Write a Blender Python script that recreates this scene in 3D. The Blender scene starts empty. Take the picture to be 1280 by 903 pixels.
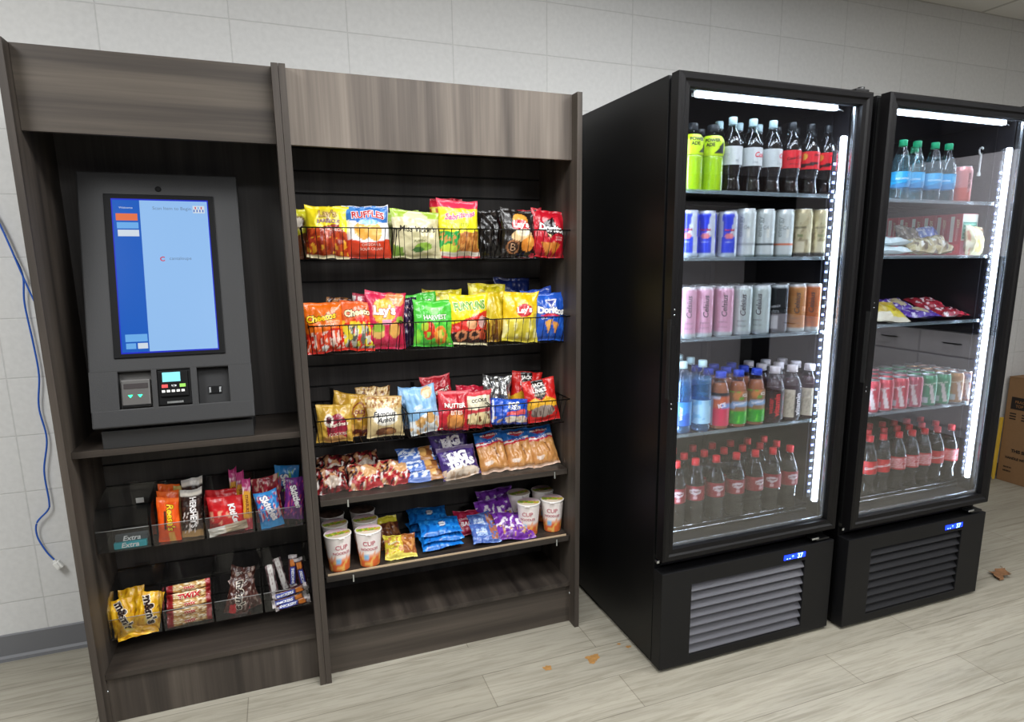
import bpy, bmesh, math, random
from mathutils import Vector, Matrix, noise

S = bpy.context.scene
COL = S.collection
RND = random.Random(11)
PI = math.pi
sin, cos = math.sin, math.cos


def hx(h):
    h = h.lstrip('#')
    r = []
    for i in (0, 2, 4):
        c = int(h[i:i + 2], 16) / 255
        r.append(c / 12.92 if c <= .04045 else ((c + .055) / 1.055) ** 2.4)
    return (r[0], r[1], r[2], 1.0)


# ------------------------------------------------------------------ materials
def new_mat(name):
    m = bpy.data.materials.new(name)
    m.use_nodes = True
    nt = m.node_tree
    return m, nt, nt.nodes['Principled BSDF']


def plain(name, col, rough=.5, metal=0., spec=.5, emit=0., ecol=None, coat=0.):
    m, nt, b = new_mat(name)
    c = hx(col) if isinstance(col, str) else col
    b.inputs['Base Color'].default_value = c
    b.inputs['Roughness'].default_value = rough
    b.inputs['Metallic'].default_value = metal
    b.inputs['Specular IOR Level'].default_value = spec
    b.inputs['Coat Weight'].default_value = coat
    if emit:
        b.inputs['Emission Color'].default_value = hx(ecol) if ecol else c
        b.inputs['Emission Strength'].default_value = emit
    return m


def N(nt, t, **kw):
    n = nt.nodes.new(t)
    for k, v in kw.items():
        setattr(n, k, v)
    return n


def grainy(name, col, rough, scale=200., amt=.15, bump=.05, spec=.5, metal=0.):
    """speckled paint / moulded plastic"""
    m, nt, b = new_mat(name)
    tc = N(nt, 'ShaderNodeTexCoord')
    no = N(nt, 'ShaderNodeTexNoise')
    no.inputs['Scale'].default_value = scale
    no.inputs['Detail'].default_value = 3
    nt.links.new(tc.outputs['Object'], no.inputs['Vector'])
    mx = N(nt, 'ShaderNodeMix', data_type='RGBA')
    c = hx(col)
    mx.inputs[6].default_value = tuple(x * (1 - amt) for x in c[:3]) + (1,)
    mx.inputs[7].default_value = tuple(min(1, x * (1 + amt)) for x in c[:3]) + (1,)
    nt.links.new(no.outputs['Fac'], mx.inputs[0])
    nt.links.new(mx.outputs[2], b.inputs['Base Color'])
    bp = N(nt, 'ShaderNodeBump')
    bp.inputs['Strength'].default_value = bump
    bp.inputs['Distance'].default_value = .002
    nt.links.new(no.outputs['Fac'], bp.inputs['Height'])
    nt.links.new(bp.outputs['Normal'], b.inputs['Normal'])
    b.inputs['Roughness'].default_value = rough
    b.inputs['Specular IOR Level'].default_value = spec
    b.inputs['Metallic'].default_value = metal
    return m


def wood(name, dark, mid, light, axis='z', rough=.55, seed=0.):
    """laminate with long grain along one axis"""
    m, nt, b = new_mat(name)
    tc = N(nt, 'ShaderNodeTexCoord')
    sc = {'x': (.35, 9, 9), 'y': (9, .35, 9), 'z': (9, 9, .35)}[axis]
    sf = {'x': (3, 130, 130), 'y': (130, 3, 130), 'z': (130, 130, 3)}[axis]
    mp = N(nt, 'ShaderNodeMapping'); mp.inputs['Scale'].default_value = sc
    mp.inputs['Location'].default_value = (seed, seed * .7, seed * 1.3)
    nt.links.new(tc.outputs['Object'], mp.inputs['Vector'])
    n1 = N(nt, 'ShaderNodeTexNoise'); n1.inputs['Scale'].default_value = 1.6
    n1.inputs['Detail'].default_value = 5; n1.inputs['Distortion'].default_value = .3
    nt.links.new(mp.outputs['Vector'], n1.inputs['Vector'])
    mp2 = N(nt, 'ShaderNodeMapping'); mp2.inputs['Scale'].default_value = sf
    nt.links.new(tc.outputs['Object'], mp2.inputs['Vector'])
    n2 = N(nt, 'ShaderNodeTexNoise'); n2.inputs['Scale'].default_value = 1.; n2.inputs['Detail'].default_value = 4
    nt.links.new(mp2.outputs['Vector'], n2.inputs['Vector'])
    ramp = N(nt, 'ShaderNodeValToRGB')
    e = ramp.color_ramp.elements
    e[0].position = .30; e[0].color = hx(dark)
    e[1].position = .68; e[1].color = hx(light)
    k = e.new(.48); k.color = hx(mid)
    nt.links.new(n1.outputs['Fac'], ramp.inputs['Fac'])
    mr = N(nt, 'ShaderNodeMapRange')
    mr.inputs['From Min'].default_value = .3; mr.inputs['From Max'].default_value = .7
    mr.inputs['To Min'].default_value = .84; mr.inputs['To Max'].default_value = 1.1
    nt.links.new(n2.outputs['Fac'], mr.inputs['Value'])
    mx = N(nt, 'ShaderNodeMix', data_type='RGBA', blend_type='MULTIPLY')
    mx.inputs[0].default_value = 1
    nt.links.new(ramp.outputs['Color'], mx.inputs[6])
    nt.links.new(mr.outputs['Result'], mx.inputs[7])
    nt.links.new(mx.outputs[2], b.inputs['Base Color'])
    b.inputs['Roughness'].default_value = rough
    b.inputs['Specular IOR Level'].default_value = .35
    return m


def printed(name, rough, bump=0., bscale=60., metal=0., coat=0., spec=.5):
    m, nt, b = new_mat(name)
    at = N(nt, 'ShaderNodeAttribute', attribute_name='Col')
    nt.links.new(at.outputs['Color'], b.inputs['Base Color'])
    b.inputs['Roughness'].default_value = rough
    b.inputs['Metallic'].default_value = metal
    b.inputs['Coat Weight'].default_value = coat
    b.inputs['Specular IOR Level'].default_value = spec
    if bump:
        tc = N(nt, 'ShaderNodeTexCoord')
        no = N(nt, 'ShaderNodeTexNoise')
        no.inputs['Scale'].default_value = bscale
        no.inputs['Detail'].default_value = 2
        no.inputs['Distortion'].default_value = .6
        nt.links.new(tc.outputs['Object'], no.inputs['Vector'])
        bp = N(nt, 'ShaderNodeBump')
        bp.inputs['Strength'].default_value = bump
        bp.inputs['Distance'].default_value = .004
        nt.links.new(no.outputs['Fac'], bp.inputs['Height'])
        nt.links.new(bp.outputs['Normal'], b.inputs['Normal'])
    return m


def clear(name, tint=(1, 1, 1, 1), lo=.04, hi=.6, power=2.5, rough=.03, haze=0., hcol='#ffffff'):
    """clear plastic or glass: see-through face-on, mirror-like at grazing angles"""
    m = bpy.data.materials.new(name)
    m.use_nodes = True
    nt = m.node_tree
    nt.nodes.clear()
    out = N(nt, 'ShaderNodeOutputMaterial')
    tr = N(nt, 'ShaderNodeBsdfTransparent'); tr.inputs['Color'].default_value = tint
    gl = N(nt, 'ShaderNodeBsdfGlossy'); gl.inputs['Roughness'].default_value = rough
    lw = N(nt, 'ShaderNodeLayerWeight'); lw.inputs['Blend'].default_value = .5
    pw = N(nt, 'ShaderNodeMath', operation='POWER'); pw.inputs[1].default_value = power
    nt.links.new(lw.outputs['Facing'], pw.inputs[0])
    mr = N(nt, 'ShaderNodeMapRange'); mr.inputs['To Min'].default_value = lo; mr.inputs['To Max'].default_value = hi
    nt.links.new(pw.outputs[0], mr.inputs['Value'])
    mx = N(nt, 'ShaderNodeMixShader')
    nt.links.new(mr.outputs['Result'], mx.inputs[0])
    nt.links.new(tr.outputs[0], mx.inputs[1])
    nt.links.new(gl.outputs[0], mx.inputs[2])
    last = mx
    if haze:
        df = N(nt, 'ShaderNodeBsdfDiffuse'); df.inputs['Color'].default_value = hx(hcol)
        m2 = N(nt, 'ShaderNodeMixShader'); m2.inputs[0].default_value = haze
        nt.links.new(mx.outputs[0], m2.inputs[1])
        nt.links.new(df.outputs[0], m2.inputs[2])
        last = m2
    nt.links.new(last.outputs[0], out.inputs['Surface'])
    return m


def led_mat(name, strength, pitch, lo=.45):
    """row of light emitting chips behind a clear diffuser"""
    m, nt, b = new_mat(name)
    tc = N(nt, 'ShaderNodeTexCoord')
    sp = N(nt, 'ShaderNodeSeparateXYZ')
    nt.links.new(tc.outputs['Object'], sp.inputs[0])
    ad = N(nt, 'ShaderNodeMath', operation='ADD')
    nt.links.new(sp.outputs['X'], ad.inputs[0]); nt.links.new(sp.outputs['Z'], ad.inputs[1])
    mu = N(nt, 'ShaderNodeMath', operation='MULTIPLY'); mu.inputs[1].default_value = 2 * PI / pitch
    nt.links.new(ad.outputs[0], mu.inputs[0])
    si = N(nt, 'ShaderNodeMath', operation='SINE'); nt.links.new(mu.outputs[0], si.inputs[0])
    mr = N(nt, 'ShaderNodeMapRange')
    mr.inputs['From Min'].default_value = -1
    mr.inputs['To Min'].default_value = strength * lo; mr.inputs['To Max'].default_value = strength
    nt.links.new(si.outputs[0], mr.inputs['Value'])
    nt.links.new(mr.outputs['Result'], b.inputs['Emission Strength'])
    b.inputs['Emission Color'].default_value = hx('#dfefff')
    b.inputs['Base Color'].default_value = (.8, .85, .9, 1)
    return m


M = {}
M['wood_v'] = wood('dark laminate upright grain', '#2f2a26', '#423b35', '#574f47', 'z', seed=1.3)
M['wood_h'] = wood('dark laminate level grain', '#332d28', '#463f38', '#5a5149', 'x', seed=4.1)
M['wood_head'] = wood('laminate header upright grain', '#4a423c', '#645b53', '#7d7369', 'z', seed=7.7)
M['wood_headh'] = wood('laminate header level grain', '#342e29', '#453e37', '#554d44', 'x', seed=2.9)  # same laminate as the wide header; its dimmer light is in the colour
M['wood_floor'] = wood('dark laminate shelf grain', '#26211e', '#37312c', '#4a423b', 'y', seed=5.5, rough=.42)
M['wood_floorx'] = wood('dark laminate shelf level grain', '#26211e', '#37312c', '#4a423b', 'x', seed=6.5, rough=.42)
M['slat'] = wood('charcoal slat board', '#2f2d2c', '#3b3837', '#474341', 'z', seed=3.3, rough=.5)
M['groove'] = plain('slat groove black', '#050505', .7)
M['black'] = grainy('black powder coat', '#060607', .42, 500, .2, .03, spec=.28)
M['black_in'] = plain('black cooler lining', '#141317', .32)
M['blackm'] = plain('matte black plastic', '#0a0a0a', .5)
M['gasket'] = plain('black rubber gasket', '#020202', .7)
M['frame'] = grainy('black anodised door frame', '#0b0a0b', .42, 300, .12, .02, spec=.26)
M['grille'] = grainy('black textured grille panel', '#0b0b0d', .5, 700, .2, .08, spec=.3)
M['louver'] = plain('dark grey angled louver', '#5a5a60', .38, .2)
M['louver_shade'] = plain('shaded angled louver', '#1c1c1f', .5, spec=.3)  # same louver as the left cooler's, darkened in colour for its dimmer light
M['wire'] = plain('black wire', '#0a0a0a', .35, .3)
M['chrome'] = plain('bright steel', '#c9ced2', .22, 1.)
M['white'] = plain('white plastic', '#e8e8e4', .4)
M['kiosk'] = grainy('grey textured kiosk metal', '#202021', .55, 420, .22, .12)
M['bezel'] = plain('black screen bezel', '#050506', .5, spec=.15)
M['silver'] = plain('can lid aluminium', '#d4d8da', .28, .9)
M['foil'] = printed('printed film wrapper', .27, .55, 40., spec=.55)
M['matte'] = printed('printed paper', .55)
M['canp'] = printed('printed can', .26, metal=.25, coat=.3)
M['lab'] = printed('printed bottle label', .3)
M['screen'] = None
M['shell'] = clear('clear bottle plastic', (.93, .98, .98, 1), .03, .75, 2.2, .04)
M['bin'] = clear('clear acrylic bin', (.86, .86, .86, 1), .03, .5, 2.0, .03, haze=.012, hcol='#8a8a88')
M['lip'] = clear('clear acrylic lip', (.97, .96, .96, 1), .025, .5, 2.4, .05, haze=.0, hcol='#ffe8e0')
M['wrapclear'] = clear('clear food wrap', (.96, .96, .96, 1), .10, .7, 1.6, .12, haze=.08)
M['glass'] = clear('cooler door glass', (.95, .96, .985, 1), .125, 1., 3.2, .0)
M['spacer'] = plain('bright glass spacer', '#c4ccd2', .25, .85)
M['ledbar'] = led_mat('led light bar', 34., .02, .55)
M['ledtop'] = led_mat('led light bar top', 30., .012, .8)
M['chip'] = plain('blue glow block', '#9fb6ff', .4, emit=3.2, ecol='#9fb4ff')  # small blue glowing blocks in a row beside the light bar
M['cola'] = plain('dark cola', '#120705', .12, coat=.2)
M['lime'] = plain('yellow green sports drink', '#a6cc14', .2)
M['water'] = clear('water', (.72, .92, .96, 1), .06, .4, 2., .05, haze=.06, hcol='#bfe6f0')
M['bluewater'] = clear('water in blue bottle', (.35, .68, .90, 1), .08, .45, 2., .05, haze=.22, hcol='#4fa4e0')
M['plum'] = plain('plum coloured drink', '#3a1a22', .15, coat=.2)
M['peach'] = plain('peach coloured drink', '#b0694a', .18, coat=.2)
M['redcap'] = plain('red cap', '#d0202c', .35)
M['blackcap'] = plain('black cap', '#1d2226', .35)
M['paleblue'] = plain('pale cap', '#c3e0e4', .35)
M['whitecap'] = plain('white cap', '#e4dfe4', .35)
M['bluecap'] = plain('blue cap', '#2f4fd0', .35)
M['greencap'] = plain('green cap', '#12a06c', .35)
M['cable'] = plain('blue network cable', '#1c55b4', .4)
M['cup'] = printed('printed foam cup', .5)
M['card'] = grainy('brown cardboard', '#8d6a47', .8, 60, .08, .05)
M['cardink'] = plain('black box print', '#1d140e', .8)
M['yellow'] = plain('yellow strip', '#d8b13a', .5)
M['leaf'] = grainy('dry brown leaf', '#7a5536', .8, 90, .35, .3)
M['stain'] = grainy('orange brown stain', '#a37a48', .35, 60, .4, .05)
M['blued'] = plain('blue display glow', '#1030ff', .3, emit=2.6, ecol='#1236ff')
M['bluel'] = plain('pale display digits', '#a0c8ff', .3, emit=4., ecol='#8cc4ff')
M['greenled'] = plain('green indicator', '#20e080', .3, emit=5., ecol='#25ff90')
M['kred'] = plain('red key', '#e04848', .4)
M['kgrn'] = plain('green key', '#8ccc50', .4)
M['lcd'] = plain('teal lcd', '#6cb8c4', .3, emit=.55, ecol='#6cc0cc')


# ------------------------------------------------------------------ mesh builder
class MB:
    def __init__(s):
        s.v = []; s.f = []; s.m = []; s.c = []; s.sm = []

    def add(s, vs, fs, mi=0, col=(1, 1, 1, 1), smooth=False, mat=None):
        o = len(s.v)
        for k, p in enumerate(vs):
            p = Vector(p)
            s.v.append(mat @ p if mat else p)
        if isinstance(col, list):
            s.c.extend(col)
        else:
            s.c.extend([col] * len(vs))
        for f in fs:
            s.f.append([i + o for i in f]); s.m.append(mi); s.sm.append(smooth)
        return s

    def box(s, x0, x1, y0, y1, z0, z1, b=0., mi=0, col=(1, 1, 1, 1), mat=None):
        if b <= 0:
            vs = [(x, y, z) for x in (x0, x1) for y in (y0, y1) for z in (z0, z1)]
            fs = [(0, 1, 3, 2), (4, 6, 7, 5), (0, 4, 5, 1), (2, 3, 7, 6), (0, 2, 6, 4), (1, 5, 7, 3)]
            return s.add(vs, fs, mi, col, False, mat)
        bm = bmesh.new()
        bmesh.ops.create_cube(bm, size=1.)
        for v in bm.verts:
            v.co = Vector(((x0 + x1) / 2 + v.co.x * (x1 - x0), (y0 + y1) / 2 + v.co.y * (y1 - y0), (z0 + z1) / 2 + v.co.z * (z1 - z0)))
        bmesh.ops.bevel(bm, geom=bm.edges[:], offset=b, segments=2, affect='EDGES', profile=.6)
        bm.verts.index_update()
        s.add([v.co.copy() for v in bm.verts], [[v.index for v in f.verts] for f in bm.faces], mi, col, False, mat)
        bm.free()
        return s

    def tube(s, pts, r, n=8, mi=0, col=(1, 1, 1, 1), closed=False):
        pts = [Vector(p) for p in pts]
        vs = []; fs = []
        L = len(pts)
        for i, p in enumerate(pts):
            if closed:
                d = pts[(i + 1) % L] - pts[i - 1]
            else:
                d = pts[min(i + 1, L - 1)] - pts[max(i - 1, 0)]
            d.normalize()
            a = Vector((0, 0, 1)) if abs(d.z) < .9 else Vector((1, 0, 0))
            e1 = d.cross(a).normalized(); e2 = d.cross(e1)
            for k in range(n):
                t = 2 * PI * k / n
                vs.append(p + (e1 * cos(t) + e2 * sin(t)) * r)
        for i in range(L if closed else L - 1):
            j = (i + 1) % L
            for k in range(n):
                fs.append((i * n + k, i * n + (k + 1) % n, j * n + (k + 1) % n, j * n + k))
        if not closed:
            fs.append(list(range(n))[::-1]); fs.append([(L - 1) * n + k for k in range(n)])
        return s.add(vs, fs, mi, col, n > 4)

    def lathe(s, prof, n=28, mi=0, paint=None, col=(1, 1, 1, 1), cx=0, cy=0, capb=False, capt=False, smooth=True):
        """prof: list of (r, z); paint(a, z) with a in -1..1, 0 = front (-y)"""
        vs = []; fs = []; cs = []
        for (r, z) in prof:
            for k in range(n):
                a = -1 + 2 * k / n
                t = -PI / 2 + a * PI
                vs.append((cx + r * cos(t), cy + r * sin(t), z))
                cs.append(paint(a, z) if paint else col)
        for i in range(len(prof) - 1):
            for k in range(n):
                fs.append((i * n + k, i * n + (k + 1) % n, (i + 1) * n + (k + 1) % n, (i + 1) * n + k))
        if capb:
            fs.append([k for k in range(n)][::-1])
        if capt:
            fs.append([(len(prof) - 1) * n + k for k in range(n)])
        return s.add(vs, fs, mi, cs, smooth)

    def disc(s, cx, cy, z, r, n=28, mi=0, paint=None, col=(1, 1, 1, 1), rings=6):
        vs = [(cx, cy, z)]; cs = [paint(0, 0) if paint else col]; fs = []
        for j in range(1, rings + 1):
            for k in range(n):
                t = 2 * PI * k / n
                x, y = cos(t) * j / rings, sin(t) * j / rings
                vs.append((cx + r * x, cy + r * y, z)); cs.append(paint(x, y) if paint else col)
        for k in range(n):
            fs.append((0, 1 + k, 1 + (k + 1) % n))
        for j in range(rings - 1):
            o = 1 + j * n
            for k in range(n):
                fs.append((o + k, o + n + k, o + n + (k + 1) % n, o + (k + 1) % n))
        return s.add(vs, fs, mi, cs)

    def prism(s, poly, x0, x1, mi=0, col=(1, 1, 1, 1)):
        """poly in (y, z), extruded along x"""
        n = len(poly)
        vs = [(x0, y, z) for y, z in poly] + [(x1, y, z) for y, z in poly]
        fs = [list(range(n)), [n + k for k in range(n)][::-1]]
        for k in range(n):
            fs.append((k, n + k, n + (k + 1) % n, (k + 1) % n))
        return s.add(vs, fs, mi, col)

    def mesh(s, name, mats):
        me = bpy.data.meshes.new(name)
        me.from_pydata([tuple(v) for v in s.v], [], s.f)
        for m in mats:
            me.materials.append(m)
        me.polygons.foreach_set('material_index', s.m)
        me.polygons.foreach_set('use_smooth', s.sm)
        ca = me.color_attributes.new('Col', 'FLOAT_COLOR', 'POINT')
        flat = []
        for c in s.c:
            flat.extend((c[0], c[1], c[2], 1.))
        ca.data.foreach_set('color', flat)
        me.validate()
        me.update()
        return me

    def build(s, name, mats, parent=None, recalc=True):
        me = s.mesh(name, mats if isinstance(mats, list) else [mats])
        if recalc:
            bm = bmesh.new(); bm.from_mesh(me)
            bmesh.ops.recalc_face_normals(bm, faces=bm.faces[:])
            bm.to_mesh(me); bm.free()
        return obj(name, me, parent)


def obj(name, me, parent=None):
    o = bpy.data.objects.new(name, me)
    COL.objects.link(o)
    if parent:
        o.parent = parent
    return o


def tag(o, label, cat, group=None, kind=None):
    if label: o['label'] = label
    if cat: o['category'] = cat
    if group: o['group'] = group
    if kind: o['kind'] = kind
    return o


def thing(name, label, cat, loc=(0, 0, 0), group=None):
    o = bpy.data.objects.new(name, None)
    o.empty_display_size = .05
    COL.objects.link(o)
    o.location = loc
    return tag(o, label, cat, group)


def struct(mb, name, mats):
    o = mb.build(name, mats)
    o['kind'] = 'structure'
    return o


def dup(root, loc, label, group=None, rz=None, first=[]):
    """copy a thing with its parts and sub-parts"""
    r = root.copy(); COL.objects.link(r)
    r.location = loc
    if rz is not None:
        r.rotation_euler = (0, 0, rz)
    tag(r, label, None, group)
    for ch in list(root.children):
        c = ch.copy(); COL.objects.link(c); c.parent = r
        for g in list(ch.children):
            d = g.copy(); COL.objects.link(d); d.parent = c
    return r


# ------------------------------------------------------------------ lettering
_T = {}


def text2d(s, shear=0., bold=0., maxedge=.12):
    key = (s, shear, bold)
    if key in _T:
        return _T[key]
    cu = bpy.data.curves.new('t', 'FONT')
    cu.body = s; cu.shear = shear; cu.offset = bold
    cu.resolution_u = 3
    o = bpy.data.objects.new('t', cu)
    COL.objects.link(o)
    dg = bpy.context.evaluated_depsgraph_get()
    me = bpy.data.meshes.new_from_object(o.evaluated_get(dg))
    bm = bmesh.new(); bm.from_mesh(me)
    bmesh.ops.triangulate(bm, faces=bm.faces[:])
    for _ in range(2):
        le = [e for e in bm.edges if e.calc_length() > .3]
        if le:
            bmesh.ops.subdivide_edges(bm, edges=le, cuts=1)
            bmesh.ops.triangulate(bm, faces=bm.faces[:])
    bm.verts.index_update()
    vs = [(v.co.x, v.co.y) for v in bm.verts]
    fs = [[v.index for v in f.verts] for f in bm.faces]
    bm.free()
    bpy.data.objects.remove(o); bpy.data.curves.remove(cu); bpy.data.meshes.remove(me)
    if vs:
        x0 = min(v[0] for v in vs); x1 = max(v[0] for v in vs)
        y0 = min(v[1] for v in vs); y1 = max(v[1] for v in vs)
        w = max(1e-6, x1 - x0)
        vs = [((x - (x0 + x1) / 2) / w, (y - (y0 + y1) / 2) / w) for x, y in vs]
    _T[key] = (vs, fs)
    return _T[key]


def drape(mb, surf, s, cx, cz, w, col, rot=0, shear=0., bold=0., hs=1., eps=.0008, out=None, ow=.04, arc=0., mi=0):
    """letters of total width w laid on a surface: surf(x, z, eps) -> point"""
    if out:
        drape(mb, surf, s, cx, cz, w * (1 + ow * .7), out, rot, shear, bold + ow, hs, eps, None, 0, arc, mi)
        eps += .0008
    vs, fs = text2d(s, shear, bold)
    a = math.radians(rot)
    P = []
    for x, y in vs:
        X, Y = x * w, y * w * hs
        Y += arc * w * (.25 - x * x)
        P.append(surf(cx + X * cos(a) - Y * sin(a), cz + X * sin(a) + Y * cos(a), eps))
    mb.add(P, fs, mi, hx(col) if isinstance(col, str) else col)


def shape(mb, surf, pts, col, eps=.0006, mi=0):
    """flat printed polygon laid on a surface as a fan"""
    cx = sum(p[0] for p in pts) / len(pts); cz = sum(p[1] for p in pts) / len(pts)
    vs = [surf(cx, cz, eps)] + [surf(x, z, eps) for x, z in pts]
    n = len(pts)
    mb.add(vs, [(0, 1 + k, 1 + (k + 1) % n) for k in range(n)], mi, hx(col))


def ell(cx, cz, rx, rz, n=20, rot=0):
    a = math.radians(rot)
    r = []
    for k in range(n):
        t = 2 * PI * k / n
        x, z = rx * cos(t), rz * sin(t)
        r.append((cx + x * cos(a) - z * sin(a), cz + x * sin(a) + z * cos(a)))
    return r


# ------------------------------------------------------------------ printed artwork
def inpoly(u, v, poly):
    c = False; n = len(poly)
    for i in range(n):
        x1, y1 = poly[i]; x2, y2 = poly[i - 1]
        if (y1 > v) != (y2 > v) and u < (x2 - x1) * (v - y1) / (y2 - y1) + x1:
            c = not c
    return c


def art(*ops):
    ops = [tuple(hx(x) if isinstance(x, str) and x.startswith('#') else x for x in op) for op in ops]

    def f(u, v):
        c = (1, 1, 1, 1)
        for op in ops:
            k = op[0]
            if k == 'f': c = op[1]
            elif k == 'b':
                if op[1] <= v <= op[2]: c = op[3]
            elif k == 'e':
                if ((u - op[1]) / op[3]) ** 2 + ((v - op[2]) / op[4]) ** 2 < 1: c = op[5]
            elif k == 'p':
                if inpoly(u, v, op[1]): c = op[2]
            elif k == 'w':   # below a wavy / slanted line
                if v < op[1] + op[2] * sin(op[3] * u + op[4]): c = op[5]
            elif k == 'l':   # below slanted line v0 + k u
                if v < op[1] + op[2] * u: c = op[3]
            elif k == 'n':   # blotches inside v range
                if op[5] <= v <= op[6] and noise.noise(Vector((u * op[2] + op[1], v * op[3], op[1] * 1.7))) > op[4]: c = op[7]
            elif k == 's':
                if op[2] <= v <= op[3] and sin(u * op[1]) > 0: c = op[4]
            elif k == 'c':   # clip u range
                if op[1] <= u <= op[2] and op[3] <= v <= op[4]: c = op[5]
        return c
    return f


# ------------------------------------------------------------------ film bags and wrappers
_PC = {}


def pouch_mesh(name, w, h, T, paint, texts=(), seed=0, crump=.004, crimp=.05, belly=.85, slump=0., center=False, flare=0.,
               nu=34, nv=44, pinch=.07, flat=.6, shapes=(), mat=None, zig=True):
    mb = MB()
    sd = seed * 3.17 + .5
    rs = random.Random(seed * 7 + 3)
    skew = rs.uniform(-.035, .035); ears = rs.uniform(.0, .045); tl = rs.uniform(-.05, .05)

    def prof(u, v):
        if v <= crimp or v >= 1 - crimp:
            return 0.
        vv = ((v - crimp) / (1 - 2 * crimp)) ** belly
        return max(0., 1 - abs(u) ** 2.6) ** .62 * max(0., sin(PI * vv)) ** flat

    def wr(u, v, s):
        p = noise.noise(Vector((u * 2.6 + sd, v * 4.2, sd + s)))
        q = noise.noise(Vector((u * 6 + sd, v * 9, sd * 1.3 + s)))
        rad = sin(u * 17 + sd * 2 + 2 * p) * (math.exp(-abs(v - crimp) * 11) + math.exp(-abs(1 - crimp - v) * 11))
        return crump * (1.3 * p + .6 * q + .5 * rad)

    def surf(x, z, eps, side=1):
        u = max(-1., min(1., x / (w / 2))); v = max(0., min(1., z / h))
        t = T * prof(u, v)
        y = -(t + eps) if side > 0 else (t + eps)
        y += wr(u, v, 0 if side > 0 or t < 1e-6 else 5.) * (min(1., .35 + t / T))
        y += slump * max(0., v - .72) ** 2 * h * 8
        y += .004 * sin(u * 3 + sd) * (1 - min(1, t / T * 2))
        X = x * (1 - pinch * sin(PI * v)) + crump * .6 * noise.noise(Vector((v * 5, sd, u)))
        Z = z + crump * .9 * noise.noise(Vector((u * 2.3, sd + 9, v * 1.5))) + flare * abs(u) ** 2.5 * (v - .5) * 2 * h
        if not center: Z += h * v ** 3 * (skew * u + ears * (abs(u) ** 3 - .3)); X += tl * h * v ** 4 * .4
        if center: Z -= h / 2
        return Vector((X, y, Z))

    for side in (1, -1):
        a = nu if side > 0 else 10; b = nv if side > 0 else 12
        vs = []; cs = []; fs = []
        for j in range(b + 1):
            for i in range(a + 1):
                u = -1 + 2 * i / a; v = j / b
                p = surf(u * w / 2, v * h, 0., side)
                if zig and (j == 0 or j == b) and i % 2 and side > 0:
                    p.z += .0016 if j == 0 else -.0016
                vs.append(p)
                cs.append(paint(u, v))
        for j in range(b):
            for i in range(a):
                q = (j * (a + 1) + i, j * (a + 1) + i + 1, (j + 1) * (a + 1) + i + 1, (j + 1) * (a + 1) + i)
                fs.append(q if side > 0 else q[::-1])
        mb.add(vs, fs, 0, cs, True)
    for sp in shapes:
        shape(mb, surf, [(x * w / 2, z * h) for x, z in sp[0]], sp[1], .0005 + (sp[2] if len(sp) > 2 else 0))
    for t in texts:
        kw = dict(t[5]) if len(t) > 5 else {}
        drape(mb, surf, t[0], t[1] * w / 2, t[2] * h, t[3] * w, t[4], **kw)
    return mb.mesh(name, [mat or M['foil']])


def place(o, x, y, z, lean=0, roll=0, yaw=0):
    R_ = Matrix.Rotation(math.radians(yaw), 3, 'Z') @ Matrix.Rotation(math.radians(-lean), 3, 'X') @ Matrix.Rotation(math.radians(roll), 3, 'Y')
    o.location = (x, y, z)
    o.rotation_euler = R_.to_euler()
    return o


def bag(name, label, cat, x, y, z, w, h, T, paint, texts=(), lean=6, roll=0, yaw=0, group=None, key=None, **kw):
    if key and key in _PC:
        me = _PC[key]
    else:
        me = pouch_mesh(name, w, h, T, paint, texts, **kw)
        if key: _PC[key] = me
    o = obj(name, me)
    tag(o, label, cat, group)
    return place(o, x, y, z, lean, roll, yaw)


exec_order = []
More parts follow.
